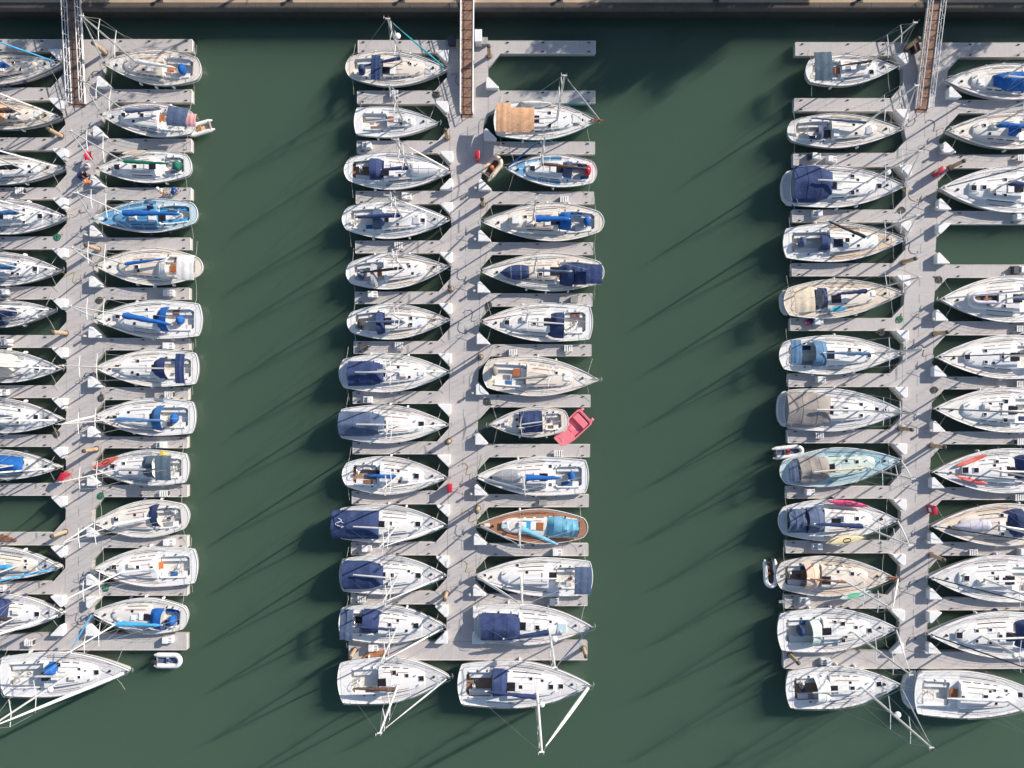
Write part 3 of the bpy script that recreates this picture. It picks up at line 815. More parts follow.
    # --- mooring lines
    if lines:
        for u, du, s_, out in ((.90, .5, 1, .42), (.90, .5, -1, .42), (.06, -.1, 1, .3), (.06, -.1, -1, .3)):
            if rnd.random() < .12: continue
            xx = max(X(u), x0+.1); p = Vector((xx, s_*half(xx)*.92, sheer(xx)+.05)); q = Vector((xx+du*.9, s_*min(2.1, W/2+.75), DZ+.06))
            if u < .5: q = Vector((xx-du, s_*(W/2+.75), DZ+.06))
            m_ = (p+q)/2-Vector((0,0,.10))
            mb = MB(); mb.tube([p, m_, q], .013, 5); obj('mooring_line', mb, rope(), root)
    BOATS[key] = dict(root=root, loc=loc, topz=topz, sheer=sheer, X=X, half=half, x0=x0, yaw=yaw, L=L, W=W, sgn=sgn, c=c)
    return root
# ------------------------------------------------------------------ the fleet; all numbers are photo pixels
# far left row, bows to the right
boat('A1', 'white sloop with cream deck and blue furled jib, beside the foot of the left gangway', 'cream sloop with blue furled jib', (-44,74), (60,63), (56,84.5), deck='cream', panels='offwhite', mast=(14,68), boom=(-20,68), cover='blue', covw=.26, hood=(-16,-4,58,82,'steelblue'), hat=((39,66,4,'white'),), jib='skyblue', wheel=None, win=3)
boat('A2', 'cream sloop with a brown sail cover, second down the far left row', 'cream sloop with brown sail cover', (-42,112), (60,117), (100,129.5), hull='offwhite', deck='cream', panels='creamcanvas', mast=(20,113), boom=(-22,112), cover='brown', covw=.24, hood=(-14,4,101,122,'tancanvas'), hat=((37,113.5,6,'white'),))
boat('A3', 'white sloop with a black sail cover and two small foredeck hatches, near the red jacket', 'sloop with black sail cover', (-40,171), (62.5,168), (155.5,184.5), panels='cream', mast=(23,169), boom=(-14,169), cover='black', covw=.22, hat=((29.5,166,2.6),(29.5,172,2.6)), comp=(-6,170), hood=(-18,-6,158,182,'slate'))
boat('A4', 'white sloop with blue sail cover and wide dark foredeck hatch, above a green hose', 'sloop with wide foredeck hatch', (-40,216), (66.5,217), (199,234.5), mast=(24,214), boom=(-16,214), cover='steelblue', covw=.24, hat=((40,216,4.4),(24,210,2.4),(24,222,2.4)), hood=(-20,-4,202,230,'blue'))
boat('A5', 'white sloop with steel blue sail cover, just above the smaller navy covered sloop', 'sloop with steel blue sail cover', (-42,268), (61,270), (252,285.5), mast=(20,268), boom=(-20,267), cover='steelblue', covw=.26, hat=((35,269,4.4),(18,262,2.4),(18,274,2.4)), hood=(-22,-8,254,282,'blue'))
boat('A6', 'small white sloop with navy sail cover, shortest boat of the far left row', 'short sloop with navy cover', (-34,317), (54,310), (302,328.5), mast=(20,312), boom=(-10,316), cover='navy', covw=.34, hat=((33,315,5,'white'),), hood=(-14,0,304,327,'navy'), tiller=True)
boat('A7', 'white sloop with cream canvas over the cockpit and a double foredeck hatch', 'sloop with cream cockpit canvas', (-42,364), (61,369), (349,382), mast=(22,366), boom=(-10,364), hat=((37,368,4.6),), hood=(-4,12,353,378,'palecream'), bim=(-30,-8,352,378,'palecream'), covw=.2, cover='palecream')
boat('A8', 'bare decked white sloop with slate sail bag, two rows above the empty left berth', 'bare decked sloop', (-46,412), (63,420), (398,433), mast=(18,417), boom=(-20,414), hat=((36,417,4.4),(19.5,410,2.4),(4,415,2.4),(18,422.5,2.4)), cover='slate', covw=.16)
boat('A9', 'white sloop under a bright blue boom tent, just above the empty left berth', 'sloop under bright blue boom tent', (-40,462), (60,468), (449,478.5), deck='offwhite', panels='offwhite', mast=(16,465), boom=(-18,463), tent=(-30,20,454,475,'blue',.1), hat=((26.5,463,5,'white'),))
boat('A11', 'white sloop with sky blue sail cover and cream roof, just below the empty left berth', 'sloop below the empty left berth', (-42,560), (60,568), (546,577.5), mast=(17,566), boom=(-16,566), cover='skyblue', covw=.26, hat=((25.5,561,2.6),(25.5,567.2,2.6)), cabcol='cream', jib='skyblue', jibr=.06)
boat('A12', 'white sloop with navy sprayhood and dark sail bag, lowest berth of the far left row', 'sloop with navy sprayhood at far left', (-46,612), (63.5,614), (594,631.5), mast=(17,617), boom=(-20,614), cover='charcoal', covw=.2, hood=(-10,7,600,624,'navy'), hat=((37,614,4.6),), panels='palegrey', jibr=.09)
boat('A13', 'large white yacht with blue companionway cover moored along the outer end of the left pier', 'large yacht at left pier end', (-10,677), (130,671), (649,693.5), plat=14, tw=.78, mast=(72,673), mh=14.5, boom=(14,675), boomcol='white', hood=(47,57,664,677,'blue'), hat=((97,672,4.6),(80,668.5,2.6),(80,676.5,2.6),(59.5,664,4)), jibr=.12, rad=.33, panels='palegrey', cock=(6,44), group='yachts moored along the pier ends')
# second row, bows to the left
boat('B1', 'white sloop with cream deck and orange companionway at the top left berth', 'cream sloop at the top left berth', (200,69), (102.5,63), (50,86.5), deck='cream', panels='offwhite', tw=.55, mast=(138,64), mh=11.9, boom=(176,68), hat=((150,68,6,'white'),), comp=(169.5,67), compc='orange', wheel=(182,68.5,'blue'), cover='whitecanvas', covw=.2, win=4)
boat('B2', 'white sloop with slate bimini and coral stern canvas, towing a pale inflatable', 'sloop with coral stern canvas', (194,123), (99.5,114.5), (102,135.5), tw=.6, mast=(128,113), mh=9.9, boom=(162,108.5), cover='slate', covw=.2, bim=[(168,187,106,127,'slate'),(187,195.5,113,127,'dustycoral')], hat=((123,114.5,4),(142,115,3.6)), comp=(160,116.5), compc='wood', benches='white')
boat('B3', 'white sloop with green sail cover and orange hatch, a tan plank along its upper deck', 'sloop with green sail cover', (190.5,165), (96,168.5), (151.5,183.5), tw=.6, mast=(126,163), mh=11.6, boom=(171,163.5), cover='green', covw=.17, wheel=(177,165,'green'), hat=((116.5,166.8,5.4),(135,166.5,3.6)), comp=(152,166), panels='palegrey', cock=(162,184))
boat('B4', 'blue decked sloop with bright blue sail cover and small solar panel', 'blue decked sloop', (197,213), (91,219), (201,234.5), hull='lightgrey', deck='aqua', panels='deckblue', tw=.55, mast=(127,215), mh=10.8, boom=(182,214), cover='blue', covw=.27, solar=(150,207), hat=((152,219,6,'white'),(161,216,3.6)), cabcol='deckblue', benches='skyblue', comp=(160,217), mastcol='white', hood=None)
boat('B5', 'cream ketch with slim blue sail cover and wide cream canvas aft', 'cream ketch with wide cream canvas', (202,267), (95,265.5), (248.7,286.5), hull='offwhite', deck='cream', panels='offwhite', tw=.42, um=.46, mast=(128,265), mh=11.8, boom=(167,258.5), cover='blue', covw=.16, hood=(154,166,256,278,'whitecanvas'), bim=(177,194,255,280,'whitecanvas'), comp=(172,268), compc='wood', hat=((137,267,3.6),), win=4)
boat('B6', 'white yacht with bright blue sprayhood, blue sail cover and blue wheel cover', 'bright blue canvas yacht', (201.5,320), (94,318), (299,337.5), tw=.82, mast=(127,316), mh=11.8, boom=(173,325), cover='blue', covw=.26, hood=(153.5,166.5,306,331,'blue'), wheel=(180,319.5,'blue'), hat=((117.5,316,4.6),(147,309.5,2.4)), jib='aqua', panels='offwhite')
boat('B7', 'white yacht with rounded navy sprayhood and narrow navy bimini', 'yacht with rounded navy sprayhood', (198,368.5), (95,367.5), (349,386), tw=.82, mast=(121,368), mh=12, boom=(165,368.5), hood=(149.5,165,357,378.5,'navy'), bim=(175.5,184.5,353.5,383.5,'navy'), hat=((117,367,4.2),(138,361,3),(138,374.5,3)), panels='offwhite', jibr=.05)
boat('B8', 'white yacht with blue sprayhood and steel blue sail cover, white jib furled over the walkway', 'steel blue boom yacht', (195,417.5), (94,416), (399,436.5), tw=.82, mast=(119,419), mh=11.8, boom=(166,421), cover='steelblue', covw=.2, hood=(147.5,161,405.5,431,'steelblue'), wheel=(174,418.5,'blue'), hat=((114.5,417.5,4.4),), panels='offwhite', jibr=.085)
boat('B9', 'white sloop with slate bimini carrying a red kayak at the bow', 'sloop with red bow kayak', (188,468), (93,467.5), (448.5,484.5), tw=.78, mast=(121,469), mh=12, boom=(160,469.5), cover='grey', covw=.13, hood=(138.5,152,456,479,'slateteal'), bim=(155.5,171,455.5,480.5,'slateteal'), jib='grey', jibr=.03, hat=((111,466.3,4.4),(123.5,463.5,3)), wheel=(174,468))
boat('B10', 'cluttered white sloop with split navy sprayhood and brown gear in the stern', 'cluttered sloop with navy sprayhood', (188,516), (92.5,523), (498,535.5), deck='offwhite', panels='offwhite', tw=.58, mast=(117,524), mh=11.2, boom=(150,518), cover='whitecanvas', covw=.2, hood=(145,158,506,528,'navy'), hat=((116,519,4.4),), wheel=(176,513), comp=(152,516))
boat('B11', 'clean white yacht with a bright orange companionway and open cockpit', 'clean yacht with orange companionway', (197,566), (93,568.5), (547.7,587.5), tw=.84, mast=(122,572), mh=11.4, boom=(158,568), cover=None, hat=((114,567.3,4.6),(138,567,3.4),(152,567.5,3)), comp=(158.5,566.3), compc='orange', panels='offwhite', mastcol='white', jib=None)
boat('B12', 'white sloop with sky blue sail cover and blue stern canvas above the left pier end', 'sloop with blue stern canvas', (187,618.5), (91,613), (600,635.5), deck='offwhite', panels='offwhite', tw=.55, mast=(119,622), mh=10.4, boom=(162,625.5), cover='skyblue', covw=.24, hood=(146.5,160,609.5,632.5,'blue'), wheel=(172,621,'blue'), benches='blue', hat=((133,618,4,'white'),), jib='skyblue', mastcol='white', cock=(162,184))
# third row, bows to the right
boat('C1', 'cream decked sloop with navy canvas and teal furled jib left of the middle gangway', 'cream sloop left of middle gangway', (346.5,67), (447.5,69), (53,88.7), deck='cream', panels='offwhite', tw=.50, mast=(402,61), mh=10.7, boom=(362,66.5), cover='navy', covw=.15, bim=(371.5,380,54.5,80,'navy'), wheel=(361,69,'navy'), hat=((428,70,5.4,'lightgrey'),(410.5,64,2.2)), comp=(386,70), jib='teal', rad=.62, win=4)
boat('C2', 'flat white racing dinghy hull without canvas, brown companionway and plain square stern', 'bare flat white racing sloop', (354.5,121), (438,122.3), (104.5,135), panels='palegrey', tw=.86, um=.38, mast=(402.5,119.5), mh=10.6, boom=(364,122), cab=(387,414), cw=.42, hat=((409,120.3,4.4,'lightgrey'),), comp=(390.5,118.5), compc='wood', jib=None, stripe=None, win=1, rail=False, tiller=True, spread=1, fend=1, cock=(361,386))
boat('C3', 'white sloop with navy sprayhood and a white dinghy upturned on its foredeck', 'sloop with upturned white dinghy', (345,170), (452,171), (152,190), tw=.50, mast=(410,170), mh=11.4, boom=(381,170), cover='navy', covw=.2, hood=(369.5,382,156,178,'navy'), hat=((393,166,4,'white'),), wheel=(360,168), comp=(385,172), benches='weathered')
boat('C4', 'white sloop with long navy sail cover and a brown foredeck hatch beside a grey one', 'sloop with brown foredeck hatch', (343,219), (450,220), (202,240.3), tw=.50, mast=(402,217), mh=10.6, boom=(354,217.5), cover='navy', covw=.22, hood=(373,386,208,228,'slate'), hat=((416,220.5,6,'lightgrey'),(423,220.3,4)), wheel=(355,219), win=4)
boat('C5', 'white sloop with thin black sail cover and grey sprayhood', 'sloop with thin black sail cover', (347,273.5), (448.5,267), (254.5,291), tw=.50, mast=(404,269), mh=10.6, boom=(358,273), cover='black', covw=.14, hood=(370,377,262.5,286,'grey'), wheel=(360,274.5,'slate'), hat=((409.5,266.3,2.6),), panels='cream', comp=(378,272), compc='wood', jib='taupe')
boat('C6', 'white sloop with narrow navy sprayhood and two small square foredeck hatches', 'sloop with two square hatches', (348,322.5), (449.5,320), (305,340.7), tw=.50, mast=(405,322), mh=10.6, boom=(366,322), cover='slate', covw=.15, hood=(376,384.5,311,334,'navy'), wheel=(360,324,'charcoal'), hat=((411,318.3,3),(411,324.3,3)), panels='cream', jib='taupe')
boat('C7', 'white yacht with blue bimini joined to its sprayhood, silver boom over the canvas', 'yacht with joined blue bimini', (340,373.5), (450,371.8), (353.5,392.2), tw=.7, mast=(398,372), mh=11.5, boom=(356,372.3), tent=[(347,383,361,385.5,'navy',.25)], hat=((421,372,6,'white'),), win=4, panels='offwhite', jibr=.05)
boat('C8', 'white yacht under a pointed slate navy cockpit cover with round roof vent', 'yacht with pointed slate cover', (339,423.5), (449,424.5), (404,442.5), tw=.72, mast=(399,424.5), mh=11.6, boom=(357,424), tent=[(338.5,384,411.5,437,'slate',.3)], hat=((421.5,424,5.2),), win=4, panels='offwhite', boomcol='alloy', jibr=.05)
boat('C9', 'white sloop with bright blue sail cover and open davits over the stern', 'sloop with stern davits', (341,474), (447.5,477.5), (455,493.3), plat=6, tw=.50, mast=(398,476), mh=11.4, boom=(363,475), cover='blue', covw=.2, wheel=(357,472), benches='weathered', hat=((416.5,476,5),(393,470,2.2),(406,480.5,2.4)), comp=(376,474), panels='offwhite', cock=(352,376))
boat('C10', 'white yacht under a large royal navy cover with a white emblem, overhanging the stern', 'yacht under the emblem cover', (338,523), (447,525), (504.5,542.7), tw=.75, mast=(396,527), mh=11.8, boom=(354,525.7), tent=[(331.5,378,511,540.5,'navy',.0)], hat=((418,524,5),(390.5,523,3.6)), win=3, panels='palegrey', boomcol='white')
boat('C11', 'white yacht under a navy cover with a white boom, second below the emblem cover', 'white boomed navy covered yacht', (340,574.5), (446.5,575.5), (555.5,594.5), tw=.78, mast=(398,576), mh=11.4, boom=(354,573.5), tent=[(342.5,382.5,562,591,'navy',.3)], hat=((418.3,575.3,5),(392,575,4.2),(387,584,2.6)), panels='palegrey')
boat('C12', 'white yacht with navy bimini at the stern and separate navy sprayhood', 'yacht with separate navy bimini', (339.5,622.5), (446.5,627), (604,642.3), tw=.78, mast=(397,627.5), mh=11.6, boom=(353,626), cover='navy', covw=.14, hood=(363,380,610.5,635.5,'navy'), bim=(340.5,352.5,609,640.5,'slate'), hat=((416,625.5,5.4),(390,624.3,3.4)), panels='palegrey', comp=(358,621))
boat('C13', 'white yacht with dark brown sail cover below the left end of the middle pier', 'yacht with brown sail cover', (338.5,683), (450,677), (657.5,703.6), tw=.86, mast=(397.5,686), mh=12.2, boom=(352,687.5), cover='brown', covw=.19, hat=((394,672.3,4.6),(407,675.3,3.4),(421.5,678.3,5)), panels='palegrey', jib='lightgrey', mastcol='white', lines=False, cock=(350,378), group='yachts moored along the pier ends')
# fourth row
boat('D1', 'white yacht with teal hull and tan bimini, bow out beside the empty upper berth', 'teal hulled yacht', (494.5,120), (597,121), (103.5,142), hull='teal', stripe=None, tw=.78, mast=(557,119.5), mh=12.8, boom=(504,121), bim=[(496.5,510.5,102.5,132,'tancanvas'),(511,534,107,132.5,'tancanvas')], hat=((549.5,113,3),(549.5,126.5,3),(577,118,9,'whitecanvas')), jib='grey', bowsprit=6, panels='offwhite')
boat('D2', 'white sloop with deep blue decks and dark brown sail cover', 'blue and white decked sloop', (596,172.5), (505,167.5), (155,187.3), deck='white', panels='deckblue', tw=.6, mast=(541,165.5), mh=10.8, boom=(590,168.5), cover='brown', covw=.15, hood=(562,572,159,176,'slate'), benches='blue', wheel=(588.5,170,'red'), hat=((532.5,168.3,5),(553,169,5,'white')), mastcol='alloy', jib='blue', jibr=.06)
boat('D3', 'slim cream decked sloop with thick bright blue sail cover and white box on the foredeck', 'slim sloop with foredeck box', (603,222), (481,221.5), (204,242.3), hull='offwhite', deck='cream', panels='offwhite', tw=.45, um=.4, mast=(533,221), mh=10.8, boom=(570,219.5), cover='blue', covw=.32, hood=(557.5,571,211,229,'blue'), wheel=(587.5,221,'blue'), hat=((525.5,217,3),), cw=.5)
boat('D4', 'cream sloop with navy cockpit cover and a navy covered dinghy on the foredeck', 'sloop with navy covered dinghy', (603,272.5), (479.5,271), (255,293.3), hull='offwhite', deck='cream', panels='offwhite', tw=.5, mast=(534,272), mh=11, boom=(572,272), cover='slate', covw=.12, hood=(560,573,263,285.5,'navy'), tent=[(572,587,263,284,'navy',0)], bim=[(586,602,264,284,'navy')], hat=((540.5,274.5,3.6),), cw=.5)
boat('D5', 'wide white racing yacht with open cockpit and two tone navy sprayhood', 'wide open cockpit racing yacht', (592,322.5), (480,321.5), (305,343.7), tw=.86, mast=(526,322), mh=11.5, boom=(564,324), hood=(548.5,564,311.5,338,'navy'), wheel=(577,324), hat=((507,322.5,4.8),(534.5,323.3,3.4)), panels='offwhite', jib='coral', jibr=.03, cock=(564,586))
boat('D6', 'cream topped sloop lying bow out with taupe sail cover and brown companionway', 'cream sloop lying bow out', (484,373.5), (599,380), (355,394.6), hull='offwhite', deck='cream', panels='offwhite', tw=.66, mast=(548,376), mh=10.6, boom=(512,379.5), cover='taupe', covw=.15, hat=((556.5,373,2.6),(567,377,7,'white')), comp=(516.5,372.5), compc='wood', wheel=(494,371,'taupe'), jib=None, win=4)
boat('D7', 'small white day sailer with navy tarpaulin over its cabin', 'small day sailer', (568,420.5), (489,424.5), (407,437.5), hull='offwhite', deck='cream', panels='palegrey', tw=.62, mast=(520,424), mh=8.6, boom=(545,421), tent=[(519,543,412,432.5,'navy',.0)], hat=((506,424,3,'white'),), tiller=True, win=2, spread=1, jib=None, cab=(541,505), cock=(545,564))
boat('D8', 'white yacht with grey upturned dinghy on deck and tapering bright blue sail cover', 'yacht with grey upturned dinghy', (588,476.5), (475,476.5), (456.5,495), tw=.84, mast=(523,476.5), mh=11.4, boom=(562,477.5), cover='blue', covw=.27, wheel=(572,476.5,'blue'), hat=((550.5,466.7,3),(550.5,485,3)), panels='offwhite', cock=(556,583))
boat('D9', 'wooden sloop with reddish teak deck and pale blue canvas, its boom swung out', 'teak decked wooden sloop', (587,528), (477.5,524.5), (508,543), hull='offwhite', stripe=None, deck='teak', toe='white', cabcol='offwhite', tw=.5, mast=(519,526), mh=11, boom=(557.5,543.5), cover='skyaqua', covw=.26, hood=(545,563,517,538.5,'skyaqua'), tent=[(561,578,520,538.5,'skyaqua',0)], hat=((528.5,524,7.5,'skyblue'),(505,525,6,'aqua')), benches='teak', comp=(540,526), compc='wood', cw=.56)
boat('D10', 'white yacht with slate bimini across the stern and dark open companionway', 'yacht with slate bimini aft', (592,578), (474.5,575.5), (557.3,595.8), tw=.86, mast=(521,577), mh=11.6, boom=(560,578), bim=[(575,591,566.5,595,'slate')], comp=(552.5,577), hat=((517.5,566,2.8),(485,575.5,2.4)), panels='offwhite', mastcol='white', jibr=.09, cock=(556,582))
boat('D11', 'white yacht lying bow out under a navy tent, navy furled jib', 'yacht with navy furled jib', (475,623), (592.5,627), (606,646.5), tw=.84, mast=(549,628.5), mh=12.4, boom=(503,637.5), cover='navy', covw=.22, tent=[(481.5,520,614.5,643.5,'navy',.15)], hat=((537.5,627,4.4),(562,628,9,'aqua')), jib='navy', rad=.30, panels='palegrey', mastcol='white')
boat('D12', 'white yacht with navy boom cover and brown cockpit at the middle pier end', 'navy boom yacht at middle pier end', (458.5,684), (591,685.5), (661.5,708), tw=.84, mast=(537,693), mh=14.2, boom=(485,690), cover='navy', covw=.2, hood=(493,509.5,670.5,699.5,'navy'), wheel=(473,687), benches='weathered', hat=((520.5,686,4),(551,686.3,4.6),(561,686,4.6),(531,678,3)), rad=.22, panels='palegrey', mastcol='white', jibr=.13, lines=False, cock=(466,492), group='yachts moored along the pier ends')
# fifth row, bows to the right
boat('E1', 'small white sloop with slate teal bimini at the top berth left of the right gangway', 'slate teal bimini sloop', (806.5,71), (897,67), (54,85.5), tw=.64, mast=(870,63), mh=10.4, boom=(834,66), cover='charcoal', covw=.11, bim=[(814,832.5,52,80,'slateteal')], comp=(839,69), compc='wood', hat=((872,71.5,4.6),(848,69,6,'grey')), jib=None, panels='palegrey')
boat('E2', 'cream sided sloop with navy sail cover lying forward and yellow rope in the cockpit', 'sloop with yellow cockpit rope', (788,131), (902.5,129.5), (113.7,148), deck='offwhite', panels='cream', tw=.5, mast=(863,125), mh=12, boom=(806,118), cover='slate', covw=.13, hood=(817,826,122,138,'slate'), hat=((869,130.5,6,'lightgrey'),), comp=(829,132.5), mastcol='white', rad=None, spread=2)
boat('E3', 'white yacht under a large navy cover with pale swim platform beside the right channel', 'yacht with large navy cover', (781.5,186.5), (905,186), (165.7,207.7), plat=12, tw=.84, mast=(861,185), mh=13, boom=(816,181), boomcol='white', tent=[(794,834.5,163.5,201,'navy',.35)], hat=((852,177,4),(852,193,4),(879,186,4.6)), panels='palegrey', rad=.42)
boat('E4', 'white sloop with black boom swung aside and tan foredeck', 'sloop with black swung boom', (783.5,243.5), (905,240), (222.6,261.7), tw=.72, panels='tan', mast=(862,238.5), mh=12.4, boom=(825,221), cover='charcoal', covw=.15, hood=(820,834,233,249,'navy'), wheel=(802,242,'slate'), hat=((846.5,240.5,4.4),), comp=(838,243))
boat('E5', 'tan decked sloop with cream bimini and navy sail cover', 'tan decked sloop', (780.5,302.5), (903,293), (278,316.8), hull='offwhite', deck='creamdeck', panels='tan2', plat=8, tw=.6, mast=(863,292), mh=12.6, boom=(834,294.5), cover='navy', covw=.2, bim=[(793.5,815.5,288,311.5,'creamcanvas')], hood=(822,830,287,307,'navy'), hat=((873,294,4,'white'),), comp=(836,299), win=4, cabcol='cream')
boat('E6', 'white sloop with pale blue bimini, pale blue sprayhood and pale blue sail cover', 'all pale blue canvas sloop', (780,355.5), (901.5,354), (333.8,373), tw=.66, mast=(866,354), mh=12.6, boom=(822,353), cover='steelblue2', covw=.15, bim=[(790.5,801.5,340,363.5,'steelblue2')], hood=(814,831,340,366.5,'steelblue2'), hat=((859.5,350,2.6),(869,355.5,3.4)), win=4, panels='offwhite')
boat('E7', 'white yacht under a taupe grey cockpit tent with pale swim platform', 'yacht under taupe tent', (777.5,409), (902.5,411), (388,430.8), plat=10, tw=.84, mast=(860,410), mh=12.8, boom=(815,409.5), boomcol='white', tent=[(788,832,391.5,428,'taupe',.25)], hat=((845.3,409.5,4.4),(861,404.3,3),(861,415.3,3),(877.5,409.5,4.4)), panels='palegrey', jib='grey', jibr=.05)
boat('E8', 'pale aqua decked sloop with taupe cockpit canvas', 'pale aqua decked sloop', (780.5,472.5), (902,460), (448,486.3), hull='offwhite', deck='aqua', panels='aqua2', tw=.55, mast=(860,466.5), mh=12, boom=(812,471.5), cover='creamcanvas', covw=.11, tent=[(799,832.5,458,482,'taupe',.25)], bim=[(788,799,463,481,'slate')], hat=((856.5,461.7,3.4),), cabcol='mint')
boat('E9', 'white sloop with slate blue canvas between a pink kayak and a yellow kayak', 'sloop between pink and yellow kayaks', (779,520.5), (898.5,520), (500,541.5), tw=.6, mast=(857.5,524), mh=12, boom=(812,523), cover='navy', covw=.22, hood=(808,829,508.5,534.5,'slate'), tent=[(789,809,510,534,'slate',0)], hat=((856.7,518.3,3.6),(840,519,6,'slate')), comp=(836,522), panels='offwhite', mastcol='white')
boat('E10', 'tan decked ketch with brown canvas and an inflatable hung across the stern', 'tan ketch with brown canvas', (777,575.5), (894,577.5), (556,596.3), hull='offwhite', deck='cream', panels='tan2', tw=.6, mast=(843,580), mh=12, boom=(806,578), cover='brown2', covw=.12, hood=(805.5,822.5,565,591,'paletan'), benches='weathered', wheel=(789,573), hat=((852,573.5,3.6),), comp=(826,580), mastcol='white', bowsprit=6, cabcol='cream')
boat('E11', 'white yacht with pale mint hard top and navy wheel cover', 'yacht with pale mint hard top', (778,632), (897,628), (609,652.7), tw=.82, mast=(852,632), mh=13.2, boom=(812,636), hood=(811,826,621.5,647.5,'mintcanvas'), wheel=(801,631.5,'navy'), hat=((842.5,623.3,4),(843,640,4),(855.7,627,3),(869.3,630.3,4.4),(834.5,621.5,2.8)), panels='palegrey', benches='white', jibr=.04)
boat('E12', 'white yacht with white sprayhood moored below the left end of the right pier', 'yacht with white sprayhood', (786.5,690), (901,684.5), (667,709), tw=.84, mast=(862,687.5), mh=14.6, boom=(812,692), hood=(816,836,680,706,'whitecanvas'), wheel=(802,684), benches='weathered', hat=((852,688,4.4),(880,685,5)), panels='palegrey', rad=.5, lines=False, mastcol='alloy', jibr=.05, jib='grey', group='yachts moored along the pier ends')
boat('E13', 'largest white yacht with stern platform at the outer end of the right pier', 'largest yacht at right pier end', (904,692), (1050,699), (671,717.5), plat=14, tw=.84, mast=(1000,696.5), mh=15.5, boom=(945,697), cover='whitecanvas', covw=.16, hat=((961.5,696.3,3.2),(984.5,696.3,4.6),(1021.5,695.5,5),(994,690,2.6),(1006,690.5,2.6)), comp=(955.5,694.5), compc='wood', panels='palegrey', lines=False, cock=(918,952), jibr=.07, win=4, group='yachts moored along the pier ends')
# sixth row, bows to the left, sterns beyond the frame
boat('F1', 'white sloop with bright blue cover amidships at the top right berth', 'blue covered sloop at top right', (1056,82), (946,80), (62.5,98.3), deck='offwhite', panels='offwhite', mast=(1000,80), mh=12.5, boom=(1040,81), tent=[(996,1034,69,89,'blue',.4)], hat=((981,82.5,6,'white'),), jib=None)
boat('F2', 'white sloop with blue sail cover and narrow blue sprayhood, second down the right edge', 'narrow blue sprayhood sloop', (1058,130), (947,130), (111.5,148.5), deck='offwhite', panels='cream', mast=(991,127.5), mh=12.5, boom=(1036,128), cover='blue', covw=.26, hood=(1009,1018,121.5,136,'blue'), hat=((984.5,125.5,3),))
boat('F3', 'sleek white yacht with navy sail cover and two navy hatches above the empty berth', 'sleek two hatch yacht', (1064,190), (940,188.3), (166,212.3), tw=.84, mast=(1001,186), mh=13.5, boom=(1040,187), cover='navy', covw=.24, hat=((973.3,188,5.4),(983.5,187.7,4.2),(1004.5,180,3),(1004,195.5,3)), panels='palegrey', jib='grey', jibr=.05)
boat('F5', 'white yacht with a grey inflatable on its foredeck, below the empty right berth', 'yacht below the empty right berth', (1062,299), (940,299), (276,322.4), tw=.84, mast=(1006,299), mh=13.4, boom=(1042,300), hat=((1013.5,299.3,3.6),(1003.5,306,2.8)), panels='offwhite', cover='slate', covw=.18)
boat('F6', 'white yacht with a dark furled forestay line and one navy foredeck hatch', 'yacht with one navy foredeck hatch', (1060,357), (936,357), (334,377.6), tw=.84, mast=(1008,356), mh=13.4, boom=(1042,356), hat=((967,357,5.2),(985,350.7,3),(985.3,362,3),(1001.5,357,3.4)), panels='offwhite', jib='charcoal', jibr=.035, hood=(1030,1044,345,369,'navy'))
boat('F7', 'white yacht with several small roof hatches, just above the one with red bow covers', 'yacht with several small roof hatches', (1058,411), (934,408.5), (389,433.6), tw=.84, mast=(1000,411), mh=13.4, boom=(1040,411), boomcol='white', hat=((984.3,405.2,3),(984.3,414.2,3),(1000.5,404,2.4),(1000.5,410.5,2.4),(1005,401.3,4),(1004.5,420,4)), panels='offwhite', jib='grey', jibr=.05)
boat('F8', 'white racing yacht with two red fender boards laid along its bow', 'racing yacht with red bow boards', (1058,470), (932.5,472), (446,490.4), tw=.84, mast=(991,470), mh=13.6, boom=(1038,472), boomcol='white', hat=((965,470,6),(975.5,470,4.8),(996.2,461.5,3.4),(1006.7,467.7,3.6)), panels='palegrey', hood=(1018,1034,455,481,'navy'), jib='grey', jibr=.05)
boat('F9', 'tan decked sloop with a lilac grey covered dinghy on the foredeck', 'tan sloop with lilac dinghy', (1056,524), (931.5,526), (502.5,545), hull='offwhite', deck='cream', panels='tan2', tw=.6, mast=(998,525), mh=12.8, boom=(1040,532), hood=(1007,1026,510,538.5,'navy'), hat=((1001,515,3.6),(1001.5,533.5,3.6)), jib='charcoal', jibr=.04, cabcol='cream')
boat('F10', 'white yacht with a long dark roof hatch, second up from the lower right corner', 'yacht with long dark roof hatch', (1056,580), (929,577), (556,602.6), tw=.84, mast=(985,579), mh=13.2, boom=(1040,580), hat=((966,578,5.2),(996,578.7,4.4),(1003,579,4.4)), panels='palegrey', jib='charcoal', jibr=.04)
boat('F11', 'white yacht with navy sprayhood and scattered square hatches at the lowest right berth', 'lowest yacht on the right edge', (1058,636), (928,634), (611,657.5), tw=.84, mast=(982,636), mh=14.2, boom=(1040,636), hat=((959,635,6.2),(976.5,630.3,3),(989.5,629.2,3),(999,635.4,3.6),(976.3,640.8,3),(989.4,642,3)), hood=(1019,1034,621,651,'navy'), panels='palegrey', rad=.45, jib='charcoal', jibr=.05)
